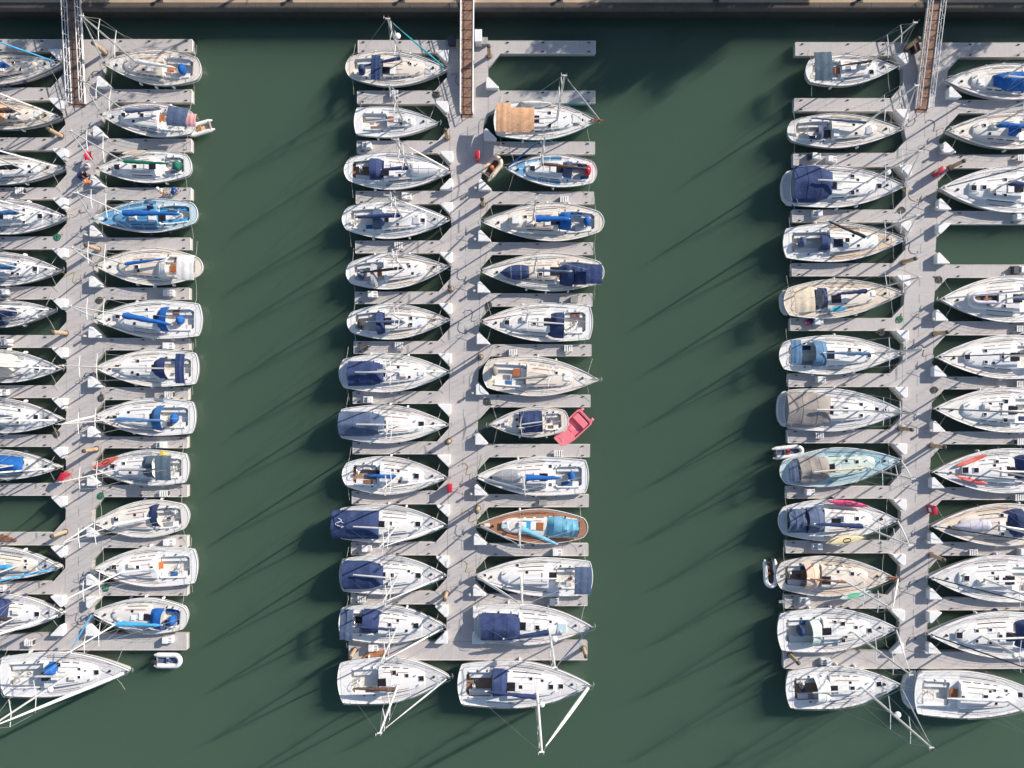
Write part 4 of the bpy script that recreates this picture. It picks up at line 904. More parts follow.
# ------------------------------------------------------------------ dock boxes, steps, piles, cabinets, hoses
def at(px, py, z=DZ): return (*P(px, py, z), z)
BOXG, STEPG, PILEG = 'triangular dock boxes', 'boarding steps on the finger docks', 'mooring piles along the piers'
def make_box():
    t = thing('dock_box', '', 'dock box', (0,0,0), 0, BOXG)
    poly = [(-.22,0),(-.22,1.02),(-.05,1.22),(.12,1.22),(1.22,.14),(1.22,0)]     # right angle at the dock corner
    poly = [(x*.88, y*.9+.02) for x, y in poly]
    obj('body', MB().prism([(x*.96+.01, y*.96+.02) for x, y in poly], .0, .62), gel('white'), t, 30)
    mb = MB(); c = (.35,.5)
    mb.loft([[(x, y, .615) for x, y in poly], [(x, y, .67) for x, y in poly], [(lerp(c[0],x,.9), lerp(c[1],y,.9), .705) for x, y in poly]])
    obj('lid', mb, gel('white'), t, 20)
    mb = MB(); mb.tube([(.40,.64,.62),(.47,.70,.60),(.54,.64,.6)], .018, 5); obj('latch', mb, steel(), t)
    return t
def make_mirror(src, sx, sy):
    t = thing('dock_box', '', 'dock box', (0,0,0), 0, BOXG)
    for ch in src.children:
        me = ch.data.copy(); me.transform(Matrix.Diagonal((sx, sy, 1, 1)))
        if sx*sy < 0: me.flip_normals()
        o = bpy.data.objects.new(ch.name.split('.')[0], me); COL.objects.link(o); o.parent = t
    return t
b_pp = make_box()                                     # grows to +x and +y: boxes of the rows right of a walkway
protos = {('R', 1): b_pp, ('R', -1): make_mirror(b_pp, 1, -1), ('L', 1): make_mirror(b_pp, -1, 1), ('L', -1): make_mirror(b_pp, -1, -1)}
used = set()
def dock_box(label, px, py, sidech, up):
    """up: +1 the box fills the corner above the photo row py, -1 below it"""
    pr = protos[(sidech, up)]
    if (sidech, up) in used: dup(pr, label, at(px, py))
    else: used.add((sidech, up)); pr.location = at(px, py); pr['label'] = label
def slip_boxes(pier_key, side, keys, first=0):
    lt, rt, left, right, tee = PIERS[pier_key]
    fs = left if side == 'L' else right
    for i, kx in enumerate(keys):
        if kx is None: continue
        nm = SHORT.get(kx, kx)
        what = 'beside' if kx not in SHORT else 'off the bow of'
        if kx in ('D1', 'D6', 'D11'): what = 'behind the stern of'
        if side == 'L':
            y = fs[i][1]; x = pw(lt, y)
            dock_box('white triangular dock box '+what+' the '+nm, x, y, 'L', -1)
        else:
            nxt = fs[i+1][0] if i+1 < len(fs) else tee[2]
            x = pw(rt, nxt)
            dock_box('white triangular dock box '+what+' the '+nm, x, nxt, 'R', 1)
slip_boxes('L', 'L', ['A1','A2','A3','A4','A5','A6','A7','A8','A9','empty left berth','A11','A12'])
slip_boxes('L', 'R', ['B1','B2','B3','B4','B5','B6','B7','B8','B9','B10','B11','B12'])
slip_boxes('M', 'L', ['C1','C2','C3','C4','C5','C6','C7','C8','C9','C10','C11','C12'])
slip_boxes('M', 'R', ['empty upper berth right of the middle gangway','D1','D2','D3','D4','D5','D6','D7','D8','D9','D10',None])
slip_boxes('R', 'L', ['E1','E2','E3','E4','E5','E6','E7','E8','E9','E10','E11'])
slip_boxes('R', 'R', ['F1','F2','F3','empty right berth','F5','F6','F7','F8','F9','F10','F11'])
dock_box('white triangular dock box at the lower corner of the sloop with upturned white dinghy', pw(lt2,191.3), 191.3, 'L', 1)
dock_box('white triangular dock box at the lower corner of the yacht with separate navy bimini', pw(lt2,641.8), 641.8, 'L', 1)
dock_box('white triangular dock box at the lower corner of the far left navy sprayhood sloop', pw(lt1,634.2), 634.2, 'L', 1)
dock_box('white triangular dock box at the upper corner of the yacht with navy furled jib', pw(rt2,605.7), 605.7, 'R', -1)
dock_box('white triangular dock box at the lower corner of the yacht with navy furled jib', pw(rt2,641.8), 641.8, 'R', 1)
dock_box('white triangular dock box at the lower corner of the yacht with pale mint hard top', pw(lt3,651.8), 651.8, 'L', 1)
dock_box('white triangular dock box at the upper corner of the lowest yacht on the right edge', pw(rt3,610), 610, 'R', -1)
dock_box('white triangular dock box at the upper corner of the empty right berth', pw(rt3,224), 224, 'R', -1)
dock_box('white triangular dock box at the upper corner of the sloop with blue stern canvas', pw(rt1,595.4), 595.4, 'R', -1)
dock_box('white triangular dock box at the lower corner of the bare flat white racing sloop', pw(lt2,141), 141, 'L', 1) if False else None

def make_step():
    t = thing('boarding_step', '', 'boarding step', (0,0,0), 0, STEPG)
    mb = MB(); mb.box((0,0,.24), (.92,.62,.48), 0, .03); mb2 = MB(); mb2.box((-.22,0,.60), (.46,.60,.24), 0, .03)
    obj('lower_step', mb, gel('white'), t); obj('upper_step', mb2, gel('white'), t)
    mb = MB(); 
    for y in (-.15, .15): mb.box((.24,y,.484), (.34,.16,.012))
    obj('tread', mb, plain('tread_grey', (.42,.42,.43), .8, .15), t)
    return t
def make_slat():
    t = thing('boarding_step', '', 'boarding step', (0,0,0), 0, STEPG)
    mb = MB()
    for k in range(4): mb.box((-.33+k*.22,0,.46), (.15,.62,.045), 0, .01)
    obj('slats', mb, gel('white'), t)
    mb = MB()
    for y in (-.27,.27): mb.box((0,y,.39), (.86,.05,.1)); 
    for x in (-.4,.4):
        for y in (-.27,.27): mb.box((x,y,.17), (.06,.05,.34))
    obj('frame', mb, gel('white'), t); mb = MB(); mb.box((-.2,0,.2), (.5,.4,.3), 0, .02); obj('crate', mb, plain('dark_crate', (.06,.06,.07), .6, .2), t)
    return t
STEP = {'s': make_step(), 'f': make_slat()}; sused = set()
def step(kind, px, py, label, rz=0):
    pr = STEP[kind]
    if kind in sused: dup(pr, label, at(px, py), rz)
    else: sused.add(kind); pr.location = at(px, py); pr.rotation_euler = (0,0,rz); pr['label'] = label
for kind, px, py, kx, rel in (
 ('f',22,191.5,'A3','below'), ('s',6,292.5,'A5','below'), ('s',8.5,342.5,'A6','below'), ('s',5,392.5,'A7','below'), ('s',2,587.5,'A11','below'), ('f',31,641.5,'A13','above'),
 ('s',170.5,293.5,'B5','below'), ('s',170,346,'B6','below'), ('f',170.5,394.5,'B7','below'), ('s',162.5,444.5,'B8','below'), ('f',165.5,493,'B9','below'), ('s',170.5,541.5,'B10','below'), ('s',169.5,638.5,'B12','below'),
 ('f',394.5,95,'C1','below'), ('s',367.5,146.5,'C2','below'), ('s',407,197,'C3','below'), ('f',399,246,'C4','below'), ('s',373.5,294.8,'C5','below'), ('f',399.5,345.5,'C6','below'), ('s',368.5,399.5,'C7','below'), ('s',367.5,547.5,'C10','below'), ('f',362.5,598,'C11','below'), ('s',374,646.5,'C12','below'),
 ('f',564,200,'D2','below'), ('f',513,352.5,'D6','above'), ('f',568,348.5,'D5','below'), ('f',558,453,'D7','below'), ('s',557,551.5,'D9','below'), ('s',554,600,'D10','below'),
 ('s',830,160.5,'E3','above'), ('s',815.5,214.5,'E3','below'), ('s',817,322,'E5','below'), ('s',819.5,379.5,'E6','below'), ('f',818,435,'E7','below'), ('s',808.5,491.5,'E8','below'), ('s',815.5,545.5,'E9','below'), ('s',803,599.5,'E10','below'), ('s',824,660.5,'E11','below'),
 ('f',1019,159,'F2','below'), ('s',1017,218,'F3','below'), ('s',1021.5,270.5,'F5','above'), ('f',1018,329,'F5','below'), ('f',1018,384,'F6','below'), ('f',1018.5,441.5,'F7','below'), ('f',1016.5,497,'F8','below'), ('f',971,551.5,'F9','left below'), ('s',1021,551,'F9','below')):
    w = {'s': 'white moulded boarding step', 'f': 'white slatted boarding step'}[kind]
    step(kind, px, py, f'{w} on the finger dock {rel} the {SHORT[kx]}', random.choice((0, PI)))
step('s', 814.5, 157.5, 'white boarding step beside a dark crate above the yacht with large navy cover')

def make_pile():
    t = thing('mooring_pile', '', 'mooring pile', (0,0,0), 0, PILEG)
    mb = MB(); mb.lathe((0,0,0), [(.20,-2),(.205,.3),(.19,2.2),(.18,3.0)], 14); obj('post', mb, piling(), t)
    mb = MB(); mb.lathe((0,0,3.0), [(.20,-.12),(.205,.02),(.17,.07),(.02,.12)], 14); obj('cap', mb, plain('pile_cap_dark', (.09,.07,.055), .6, .3), t)
    mb = MB(); mb.tube([(.27*math.cos(k*PI/8), .27*math.sin(k*PI/8), DZ+.12) for k in range(16)], .035, 6, True); obj('pile_hoop', mb, plain('galvanised_dark', (.10,.09,.085), .6), t)
    return t
pile0 = make_pile(); pfirst = True
for px, py, lab in ((62,136.5,'below the cream sloop with brown sail cover'), (66.5,333.5,'below the short sloop with navy cover'), (66,531.5,'at the lower corner of the empty left berth'),
  (99,249.5,'between the blue decked sloop and the cream ketch'), (97,449,'above the sloop with red kayak at the bow'), (106,53.5,'at the head of the left pier beside the gangway'),
  (447.5,138,'below the bare flat white racing sloop'), (451.5,289.5,'below the sloop with thin black sail cover'), (449,441,'below the yacht with pointed slate cover'), (446.5,593,'above the yacht with separate navy bimini'), (355,649.5,'at the left end of the middle pier'),
  (489.5,56.5,'at the head of the middle pier near the white cabinet'), (483,205,'above the slim sloop with foredeck box'), (480.5,357,'above the cream sloop lying bow out'), (478,508,'above the teak decked wooden sloop'), (583.5,648,'at the right end of the middle pier'),
  (903,262.5,'above the tan decked sloop'), (899.5,428.3,'above the pale aqua decked sloop'), (789.5,654.5,'at the left end of the right pier'), (906,49,'at the head of the right pier in the gangway shade'),
  (950,167.8,'above the sleek yacht beside the red cabinet'), (934,333.8,'above the yacht with one navy foredeck hatch'), (931,445.3,'above the racing yacht with red bow boards'), (930.5,554.5,'above the yacht with long dark roof hatch')):
    label = 'brown wooden mooring pile '+lab
    l_ = (*P(px, py, DZ), 0)
    if pfirst: pile0.location = l_; pile0['label'] = label; pfirst = False
    else: dup(pile0, label, l_, random.uniform(0, 6))

def make_cabinet():
    t = thing('fire_cabinet', '', 'fire cabinet', (0,0,0), 0, 'red fire cabinets on the piers')
    mb = MB(); mb.box((0,0,.6), (.38,.75,1.15), 0, .04); obj('cabinet', mb, gel('red'), t)
    mb = MB(); mb.box((0,0,1.21), (.46,.83,.09), 0, .03, .9); obj('roof', mb, gel('red'), t)
    mb = MB(); mb.box((-.195,0,.66), (.02,.4,.5)); obj('door', mb, gel('white'), t)
    return t
cab0 = make_cabinet()
for i, (px, py, rz, lab) in enumerate(((68,476,-.5,'red fire cabinet beside the sloop under bright blue boom tent'), (450.5,487,0,'slim red fire cabinet beside the sloop with stern davits'),
   (477.8,158,0,'red fire cabinet across from the tan inflatable dinghy'), (935,173.5,-.7,'red fire cabinet beside the bow of the sleek yacht'), (928.5,508.5,.15,'red fire cabinet beside the tan sloop with lilac dinghy'))):
    if i == 0: cab0.location = at(px, py); cab0.rotation_euler = (0,0,rz); cab0['label'] = lab
    else: dup(cab0, lab, at(px, py), rz)

def make_hose(col, mat):
    t = thing('hose_coil', '', 'hose coil', (0,0,0), 0, 'hose coils on the piers'); mb = MB()
    mb.tube([((.38-.0045*k+.02*math.sin(k))*math.cos(k*PI/8), (.36-.0045*k)*math.sin(k*PI/8), .04+.03*(k//16)+.01*math.sin(k*1.7)) for k in range(64)], .03, 5)
    obj('hose', mb, mat, t); mb = MB(); mb.tube([(.3,.1,.1),(.55,.35,.05)], .035, 6); obj('nozzle', mb, plain('brass', (.35,.24,.08), .4, metal=.7), t); return t
hg = make_hose('green', plain('hose_green', (.03,.20,.12), .5, .2)); hd = make_hose('dark', plain('hose_dark', (.07,.07,.065), .6, .2))
hu = {}
for kind, px, py, lab in (('g',57.5,237.5,'bright green hose coil below the sloop with wide foredeck hatch'), ('d',99.5,300.5,'dark hose coil above the bright blue canvas yacht on left pier'), ('d',101.5,398,'dark hose coil above the yacht with steel blue boom'), ('g',101,496,'green hose coil above the cluttered sloop'),
   ('d',57,434,'dark hose coil above the sloop under bright blue boom tent'), ('d',436,95,'dark hose coil between the cream sloop and the bare racing sloop'), ('d',488.5,305.5,'dark hose coil above the wide open cockpit racing yacht'), ('d',487,402,'dark hose coil above the small day sailer'),
   ('d',901.5,210,'dark hose coil below the yacht with large navy cover'), ('g',899.5,319.5,'green hose coil below the tan decked sloop'), ('d',939,279.5,'dark hose coil above the yacht below the empty right berth'), ('d',881,332,'small dark hose coil on the finger below the tan decked sloop'), ('d',934,390,'dark hose coil above the yacht with several small roof hatches'), ('g',106,588,'green hose coil below the clean yacht with orange companionway')):
    pr = hg if kind == 'g' else hd
    if kind not in hu: hu[kind] = 1; pr.location = at(px, py); pr['label'] = lab
    else: dup(pr, lab, at(px, py), random.uniform(0, 6))

def make_ped():
    t = thing('power_pedestal', '', 'power pedestal', (0,0,0), 0, 'power pedestals along the walkways')
    mb = MB(); mb.box((0,0,.42), (.16,.16,.84), 0, .02, .8); obj('post', mb, plain('pedestal_grey', (.40,.40,.40), .5, .1), t)
    mb = MB(); mb.box((0,0,.9), (.22,.2,.16), 0, .03, .7); obj('lamp_head', mb, plain('pedestal_cap', (.5,.5,.5), .5, .1), t)
    mb = MB(); mb.box((-.085,0,.62), (.02,.09,.12)); obj('socket', mb, rubber(), t); return t
ped0 = make_ped(); pf = True
for pk, side, keys in (('L','R',['B2','B4','B6','B8','B9','B11']), ('M','R',['D2','D3','D4','D6','D8','D10']), ('R','R',['F2','F3','F5','F7','F9','F11'])):
    lt, rt, left, right, tee = PIERS[pk]
    idx = {'B':{'B2':1,'B4':3,'B6':5,'B8':7,'B9':8,'B11':10}, 'D':{'D2':2,'D3':3,'D4':4,'D6':6,'D8':8,'D10':10}, 'F':{'F2':1,'F3':2,'F5':4,'F7':6,'F9':8,'F11':10}}
    for kx in keys:
        i = idx[kx[0]][kx]; y = (right[i+1][0] if i+1 < len(right) else tee[2])-2; x = pw(rt, y)-5
        lab = 'small grey power pedestal at the dock box by the '+SHORT[kx]
        if pf: ped0.location = at(x, y); ped0['label'] = lab; pf = False
        else: dup(ped0, lab, at(x, y))

# boxes at the heads of the piers
def crate(name, label, cat, px, py, size, body, lid, rz=0):
    t = thing(name, label, cat, at(px, py), rz); sx, sy, sz = size
    mb = MB(); mb.box((0,0,sz*.45), (sx,sy,sz*.9), 0, .03); obj('body', mb, body, t)
    mb = MB(); mb.box((0,0,sz*.95), (sx+.06,sy+.06,sz*.1), 0, .03); obj('lid', mb, lid, t); return t
g_ = plain('cabinet_grey', (.30,.30,.29), .6, .2); dk = plain('cabinet_dark', (.05,.055,.07), .6, .2)
crate('utility_cabinet', 'white utility cabinet right of the middle gangway at the pier head', 'cabinet', 478.8, 41, (.65,1.15,1.3), gel('white'), gel('white'))
crate('storage_box', 'low grey storage box beside the white cabinet at the middle pier head', 'storage box', 484.8, 43, (.55,.65,.55), g_, g_)
crate('storage_box', 'dark storage box left of the middle gangway in its shade', 'storage box', 452.5, 43, (.75,.75,.6), dk, dk)
crate('storage_box', 'pale tan storage box tucked against the middle gangway', 'storage box', 459, 46, (.45,.8,.6), plain('cabinet_tan', (.40,.36,.22), .7, .2), plain('cabinet_tan', (.40,.36,.22), .7, .2))
crate('dark_bin', 'pair of black bins at the right pier head beside the gangway', 'bin', 912.5, 50, (.5,.9,.9), plain('bin_black', (.02,.02,.022), .5, .2), plain('bin_lid', (.09,.03,.03), .5, .2), .3)
crate('dark_crate', 'dark crates on the finger dock below the sloop with two square hatches', 'crate', 364.5, 347, (.8,.5,.4), plain('dark_crate', (.06,.06,.07), .6, .2), plain('crate_lid', (.10,.085,.08), .6, .2))
crate('dark_crate', 'black crate on the finger dock above the teak decked wooden sloop', 'crate', 543, 502, (.75,.5,.5), plain('dark_crate', (.06,.06,.07), .6, .2), plain('cabinet_grey', (.30,.30,.29), .6, .2))
crate('dark_crate', 'dark crate beside the white step above the yacht with large navy cover', 'crate', 809.5, 157.5, (.45,.6,.5), dk, dk)
crate('dark_crate', 'dark slatted crate above the yacht below the empty right berth', 'crate', 1013, 270.5, (.5,.7,.6), dk, dk)
crate('dark_crate', 'grey crate on the finger dock below the sloop with navy covered dinghy', 'crate', 574, 300, (.7,.6,.5), g_, g_)
# white folded tender bag and timber at the pier ends
t = thing('timber_stack', 'orange brown timber pieces stacked at the left end of the middle pier', 'timber', at(376, 653.5), .03)
for k in range(4):
    mb = MB(); mb.box((-.1+.1*k, -.3+.17*k, .1), (2.3-.2*k,.14,.18), .03*k, .01); obj('board', mb, plain('timber_orange', (.48,.20,.09), .7, .35, 6), t)
t = thing('timber_stack', 'brown timber offcuts on the finger dock above the empty left berth edge', 'timber', at(10, 537.5), 0)
for k in range(3):
    mb = MB(); mb.box((-.1-.25*k, -.25+.2*k, .1), (1.7-.3*k,.16,.16), 0, .01); obj('board', mb, plain('timber_brown', (.30,.14,.08), .7, .35, 6), t)
t = thing('duffel_bag', 'blue and pink bags heaped on the finger dock below the tan decked sloop', 'bags', at(809, 322.5), 0)
for c_, x, y, r_ in (('navy',.05,.12,.26), ('magenta',-.12,-.06,.22), ('coral',-.38,-.04,.17)):
    mb = MB(); mb.lathe((x,y,0), [(r_*.8,0),(r_*1.05,r_*.5),(r_,r_*1.1),(r_*.5,r_*1.6),(.02,r_*1.7)], 12); obj('bag', mb, cloth(c_), t)
tag(obj('tarpaulin', MB().grid(lambda i, j: (P(801,597,DZ)[0]+1.5*i-2.2, P(801,597,DZ)[1]+.3*j-.6, DZ+.03+.05*math.sin(9*i)*math.cos(5*j)), 8, 3), cloth('grey'), None, 60, .01), 'small grey tarpaulin strip on the finger below the tan ketch', 'tarpaulin')

# ------------------------------------------------------------------ small craft
def place(o, px, py, z, rz): o.location = (*P(px, py, z), z); o.rotation_euler = (0,0,rz)
def inflatable(label, px, py, rz, L, W, col='offwhite', floor='taupe', motor=True, z=0.0, seat='wood', extra=None, group=None):
    t = thing('inflatable_dinghy', label, 'dinghy', (0,0,0), 0, group); r = W*.155; h = W/2-r
    pts = [(-L/2-.12, -h, .30)]+[(-L/2+.25+(L*.62)*i/5, -h, .28+.01*i) for i in range(6)]
    cx = -L/2+.25+L*.62
    for k in range(1, 12):
        a = -PI/2+k*PI/12; pts.append((cx+(L/2-r-cx)*math.cos(a), h*math.sin(a), .33+.10*math.cos(a)))
    pts += [(x, -y, zz) for x, y, zz in reversed(pts[:7])]
    n = len(pts); rr = [r*(.35 if i in (0, n-1) else 1) for i in range(n)]
    mb = MB(); mb.tube(pts, rr, 12); tb = obj('tube', mb, plain('hypalon_'+col, COLORS[col], .55, .1, 3), t, 60)
    mb = MB(); mb.tube([(x, y*1.0+(r*.98 if y > 0 else -r*.98 if y < 0 else 0), zz) if abs(y) > .01 else (x+r*.98, y, zz) for x, y, zz in pts[1:-1]], .03, 5); obj('rubbing_strip', mb, plain('hypalon_grey', (.28,.28,.30), .6, .1), tb)
    mb = MB(); mb.loft([[(-L/2+.15,-h,.16),(cx,-h,.16),(L/2-r*2,-h*.3,.2),(L/2-r*2,h*.3,.2),(cx,h,.16),(-L/2+.15,h,.16)], [(-L/2+.15,-h,.2),(cx,-h,.2),(L/2-r*2,-h*.3,.24),(L/2-r*2,h*.3,.24),(cx,h,.2),(-L/2+.15,h,.2)]]); obj('floor', mb, plain('floor_'+floor, COLORS[floor], .7, .3, 4), t)
    mb = MB(); mb.box((-L/2+.22,0,.33), (.06,2*h-.05,.4), 0, .02); obj('transom', mb, plain('transom_grey', (.2,.2,.22), .5, .2), t)
    mb = MB(); mb.box((-.1,0,.42), (.26,2*h+.05,.05), 0, .015); obj('bench', mb, wood() if seat == 'wood' else plain('seat_'+seat, COLORS[seat], .6, .2), t)
    if motor:
        mb = MB(); mb.loft([[(-L/2-.02+.26*k_*math.cos(a), .17*k_*math.sin(a), zz) for a in [q*PI/5 for q in range(10)]] for k_, zz in ((.7,.5),(1,.58),(1,.74),(.75,.86),(.2,.9))])
        mb.tube([(-L/2-.1,0,.55),(-L/2-.12,0,-.3)], .07, 8); mb.tube([(-L/2+.1,0,.66),(-L/2+.62,.1,.72)], .03, 6)
        obj('outboard_motor', mb, plain('motor_black', (.025,.025,.03), .35, .1), t)
    if extra:
        mb = MB(); mb.lathe((-.05,.05,.2), [(.2,0),(.22,.2),(.12,.34),(.02,.36)], 10); obj('fuel_tank', mb, gel(extra), t)
    place(t, px, py, z, rz); return t
inflatable('pale grey inflatable tied behind the sloop with coral stern canvas', 200.5, 129.8, R(180+17), 2.7, 1.35, 'offwhite', 'tan', False, -.02)
inflatable('white inflatable with outboard tied below the left pier end', 170.5, 659.3, R(0), 2.75, 1.55, 'white', 'slate', True, -.02, seat='lightgrey', extra='navy')
inflatable('tan inflatable with orange brown floor squeezed across the bow of the blue and white sloop', 492.5, 168, R(52), 2.5, 1.5, 'creamcanvas', 'brown', False, .05, extra='orange')
inflatable('white inflatable with a red fuel tank beside the pale aqua decked sloop', 787.5, 451.5, R(7), 3.0, 1.3, 'white', 'slate', True, -.02, extra='red')
inflatable('white inflatable with brown seats hung across the stern of the tan ketch', 769.5, 573.5, R(-87), 2.7, 1.45, 'white', 'brown', True, .35, extra='black')
def hard_dinghy(label, px, py, rz, L, W, col, z=0):
    t = thing('rowing_dinghy', label, 'dinghy', (0,0,0)); 
    def ol(k, zz, n=9):
        r_ = [(-L/2*k, -W*.40*k), (-L/2*k+.05, -W*.44*k)]
        for i in range(n):
            u = i/(n-1); x = lerp(-L/2+.2, L/2, u); y = W/2*(1 if u < .55 else math.sqrt(max(0, 1-((u-.55)/.45)**2*.72)))
            r_.append((x*k, -y*k))
        return [(x, y, zz) for x, y in r_]+[(x, -y, zz) for x, y in reversed(r_)]
    mb = MB(); mb.loft([ol(.78,-.2), ol(.95,.15), ol(1,.48), ol(1.0,.52), ol(.9,.53), ol(.87,.5), ol(.8,.1)]); obj('hull', mb, gel(col), t, 45)
    mb = MB(); mb.box((-L*.30,0,.30), (.75,W*.80,.30), 0, .08); obj('stern_seat', mb, gel(col), t)
    mb = MB(); mb.box((.05,0,.26), (.55,W*.30,.36), 0, .08); obj('centre_seat', mb, gel(col), t)
    mb = MB(); mb.grid(lambda i, j: (lerp(L*.08, L*.44, i), (j-.5)*W*.86*(1-.40*i*i), .47+.06*(1-(2*j-1)**2)), 5, 6); obj('foredeck', mb, gel(col), t, 40, .03)
    for s_ in (-1, 1):
        mb = MB(); mb.box((-L/2-.1, s_*W*.36, .34), (.4,.3,.4), 0, .08); obj('stern_float', mb, gel(col), t)
    place(t, px, py, z, rz); return t
hard_dinghy('pink red pedal dinghy tied behind the small day sailer', 571.5, 428.5, R(180+43), 3.9, 2.0, 'pink', .0)
def on_deck(key, px, py, zoff=.03):
    B = BOATS[key]; lx, ly = B['loc'](px, py, 1.7); z = B['topz'](lx, ly)
    return z+zoff
def upturned(label, px, py, rz, L, W, col, key, hgt=.5, name='covered_dinghy', fabric=True, ribs=0):
    t = thing(name, label, 'dinghy', (0,0,0)); 
    def fn(i, j):
        u = i; t_ = j*2-1; x = lerp(-L/2, L/2, u)
        w = W/2*max(.03, (1-abs(max(0, u-.35)/.65)**2.2)) if u > .35 else W/2*(1-.25*((.35-u)/.35)**2)
        zz = hgt*(1-abs(t_)**2.6)*(1-(max(0,u-.6)/.4)**3*.55)*(1 if u > .03 else .5)
        return (x, w*t_, max(.0, zz)+.02)
    mb = MB(); mb.grid(fn, 16, 14); b_ = obj('cover' if fabric else 'hull', mb, cloth(col) if fabric else gel(col), t, 60, .03)
    mb = MB(); mb.tube([(lambda p: (p[0], p[1], p[2]+.02))(fn(i/12, .5)) for i in range(13)], .03, 6); obj('keel_ridge', mb, cloth(col) if fabric else gel(col), b_)
    for s in (.28, .62):
        mb = MB(); mb.tube([(lambda p: (p[0], p[1], p[2]+.018))(fn(s, j/14)) for j in range(15)], .015, 5); obj('strap', mb, rope(), b_)
    place(t, px, py, on_deck(key, px, py), rz); return t
def heading(key): return BOATS[key]['yaw']
upturned('white dinghy upturned on the foredeck of the sloop left of the middle pier', 426, 169.5, heading('C3'), 3.0, 1.5, 'white', 'C3', .45, 'upturned_dinghy', False)
upturned('navy covered dinghy on the foredeck of the cream sloop', 514.5, 272.3, heading('D4')+.03, 2.85, 1.5, 'navy', 'D4', .55)
upturned('grey upturned dinghy on the foredeck of the yacht with blue sail cover', 506, 476, heading('D8'), 2.9, 1.4, 'grey', 'D8', .42, 'upturned_dinghy', False)
upturned('lilac grey covered dinghy on the foredeck of the tan sloop', 972, 525.5, heading('F9'), 3.5, 1.2, 'lilac', 'F9', .5)
upturned('white covered dinghy strapped along the upper deck of the teal hulled yacht', 536, 104.5, 0, 3.0, .75, 'whitecanvas', 'D1', .5)
ti = inflatable('grey inflatable with dark floor stowed on the foredeck below the empty right berth', 983, 298.5, heading('F5'), 2.9, 1.15, 'lilac', 'brown', False, on_deck('F5', 983, 298.5, .12))

def kayak(label, px, py, rz, L, W, col, z, name='kayak', col2=None):
    t = thing(name, label, 'kayak' if name == 'kayak' else 'paddle board', (0,0,0), 0, None); rings = []
    for i in range(19):
        u = i/18; w = W/2*max(.04, math.sin(PI*u)**(.75 if name == 'kayak' else .5)); h_ = (.14 if name == 'kayak' else .05); rise = .10*abs(2*u-1)**3
        x = lerp(-L/2, L/2, u)
        rings.append([(x, w*math.cos(q*PI/6), .14+rise+h_*math.sin(q*PI/6)*(.5+.5*math.sin(PI*u)**.5)) for q in range(12)])
    mb = MB(); mb.loft(rings); b_ = obj('hull', mb, gel(col), t, 60)
    if name == 'kayak':
        mb = MB(); mb.loft([[(.1+.38*k_*math.cos(q*PI/7), W*.30*k_*math.sin(q*PI/7), zz) for q in range(14)] for k_, zz in ((1,.26),(1.05,.30),(.92,.305),(.85,.27))]); obj('seat_well', mb, plain('seat_dark', (.05,.045,.045), .7, .2), b_)
    else:
        mb = MB(); mb.loft([[(-L*.1+L*.24*k_*math.cos(q*PI/8), W*.38*k_*math.sin(q*PI/8), zz) for q in range(16)] for k_, zz in ((1,.185),(1,.197))]); obj('deck_pad', mb, gel(col2 or 'lightgrey'), b_)
    place(t, px, py, z, rz); return t
kayak('bright red kayak lashed along the upper bow of the sloop with slate bimini', 106.5, 462, R(23), 2.75, .62, 'kayakred', 1.55)
kayak('pink kayak along the upper rail of the sloop with slate blue canvas', 847, 503.2, R(-7), 4.2, .62, 'magenta', 1.55)
kayak('pale yellow kayak along the lower rail of the sloop with slate blue canvas', 845, 540, R(8), 4.0, .78, 'paleyellow', 1.55)
kayak('white and green paddle board on the lower rail of the tan ketch', 855, 594.5, R(12), 3.2, .62, 'mint', 1.5, 'paddle_board', 'limegreen')
kayak('tan wooden board lying on the upper deck of the sloop with green sail cover', 135.5, 153, R(5), 2.5, .42, 'creamcanvas', 1.5, 'paddle_board', 'tan')
kayak('upper red board laid along the bow of the racing yacht', 970.5, 460.5, R(20), 3.2, .46, 'kayakred', 1.42, 'paddle_board', 'coral')
kayak('lower red board laid along the bow of the racing yacht', 970.5, 479.8, R(-14), 3.2, .46, 'kayakred', 1.42, 'paddle_board', 'coral')
kayak('teal paddle board beside the cockpit of the tan decked sloop', 837, 309.5, R(5), 1.7, .5, 'skyblue', 1.6, 'paddle_board', 'teal')
crate('deck_box', 'white deck box on the foredeck of the slim cream sloop', 'deck box', 516, 222.2, (.7,.8,.45), gel('white'), gel('white')).location.z = on_deck('D3', 516, 222.2)
def bag(label, px, py, z, c_, s=(.5,.3,.25)):
    t = thing('bag', label, 'bag', (*P(px, py, z), z)); mb = MB()
    mb.lathe((0,0,0), [(s[0]*.5,0),(s[0]*.6,s[2]*.6),(s[0]*.45,s[2]*1.2),(.02,s[2]*1.3)], 10); obj('bag_body', mb, cloth(c_), t)
    mb = MB(); mb.tube([(-.14,0,s[2]*1.2),(-.08,0,s[2]*1.55),(.08,0,s[2]*1.55),(.14,0,s[2]*1.2)], .015, 5); obj('handle', mb, rubber(), t)
bag('yellow bag on the bimini edge of the sloop with red kayak', 163.8, 454.5, 1.25, 'yellow', (.6,.4,.35))
bag('dark bag on the walkway behind the person in black', 83, 176, DZ, 'navy', (.75,.5,.45))
bag('pale grey bag on the walkway beside the person in black', 88, 166.5, DZ, 'lightgrey', (.5,.4,.3))
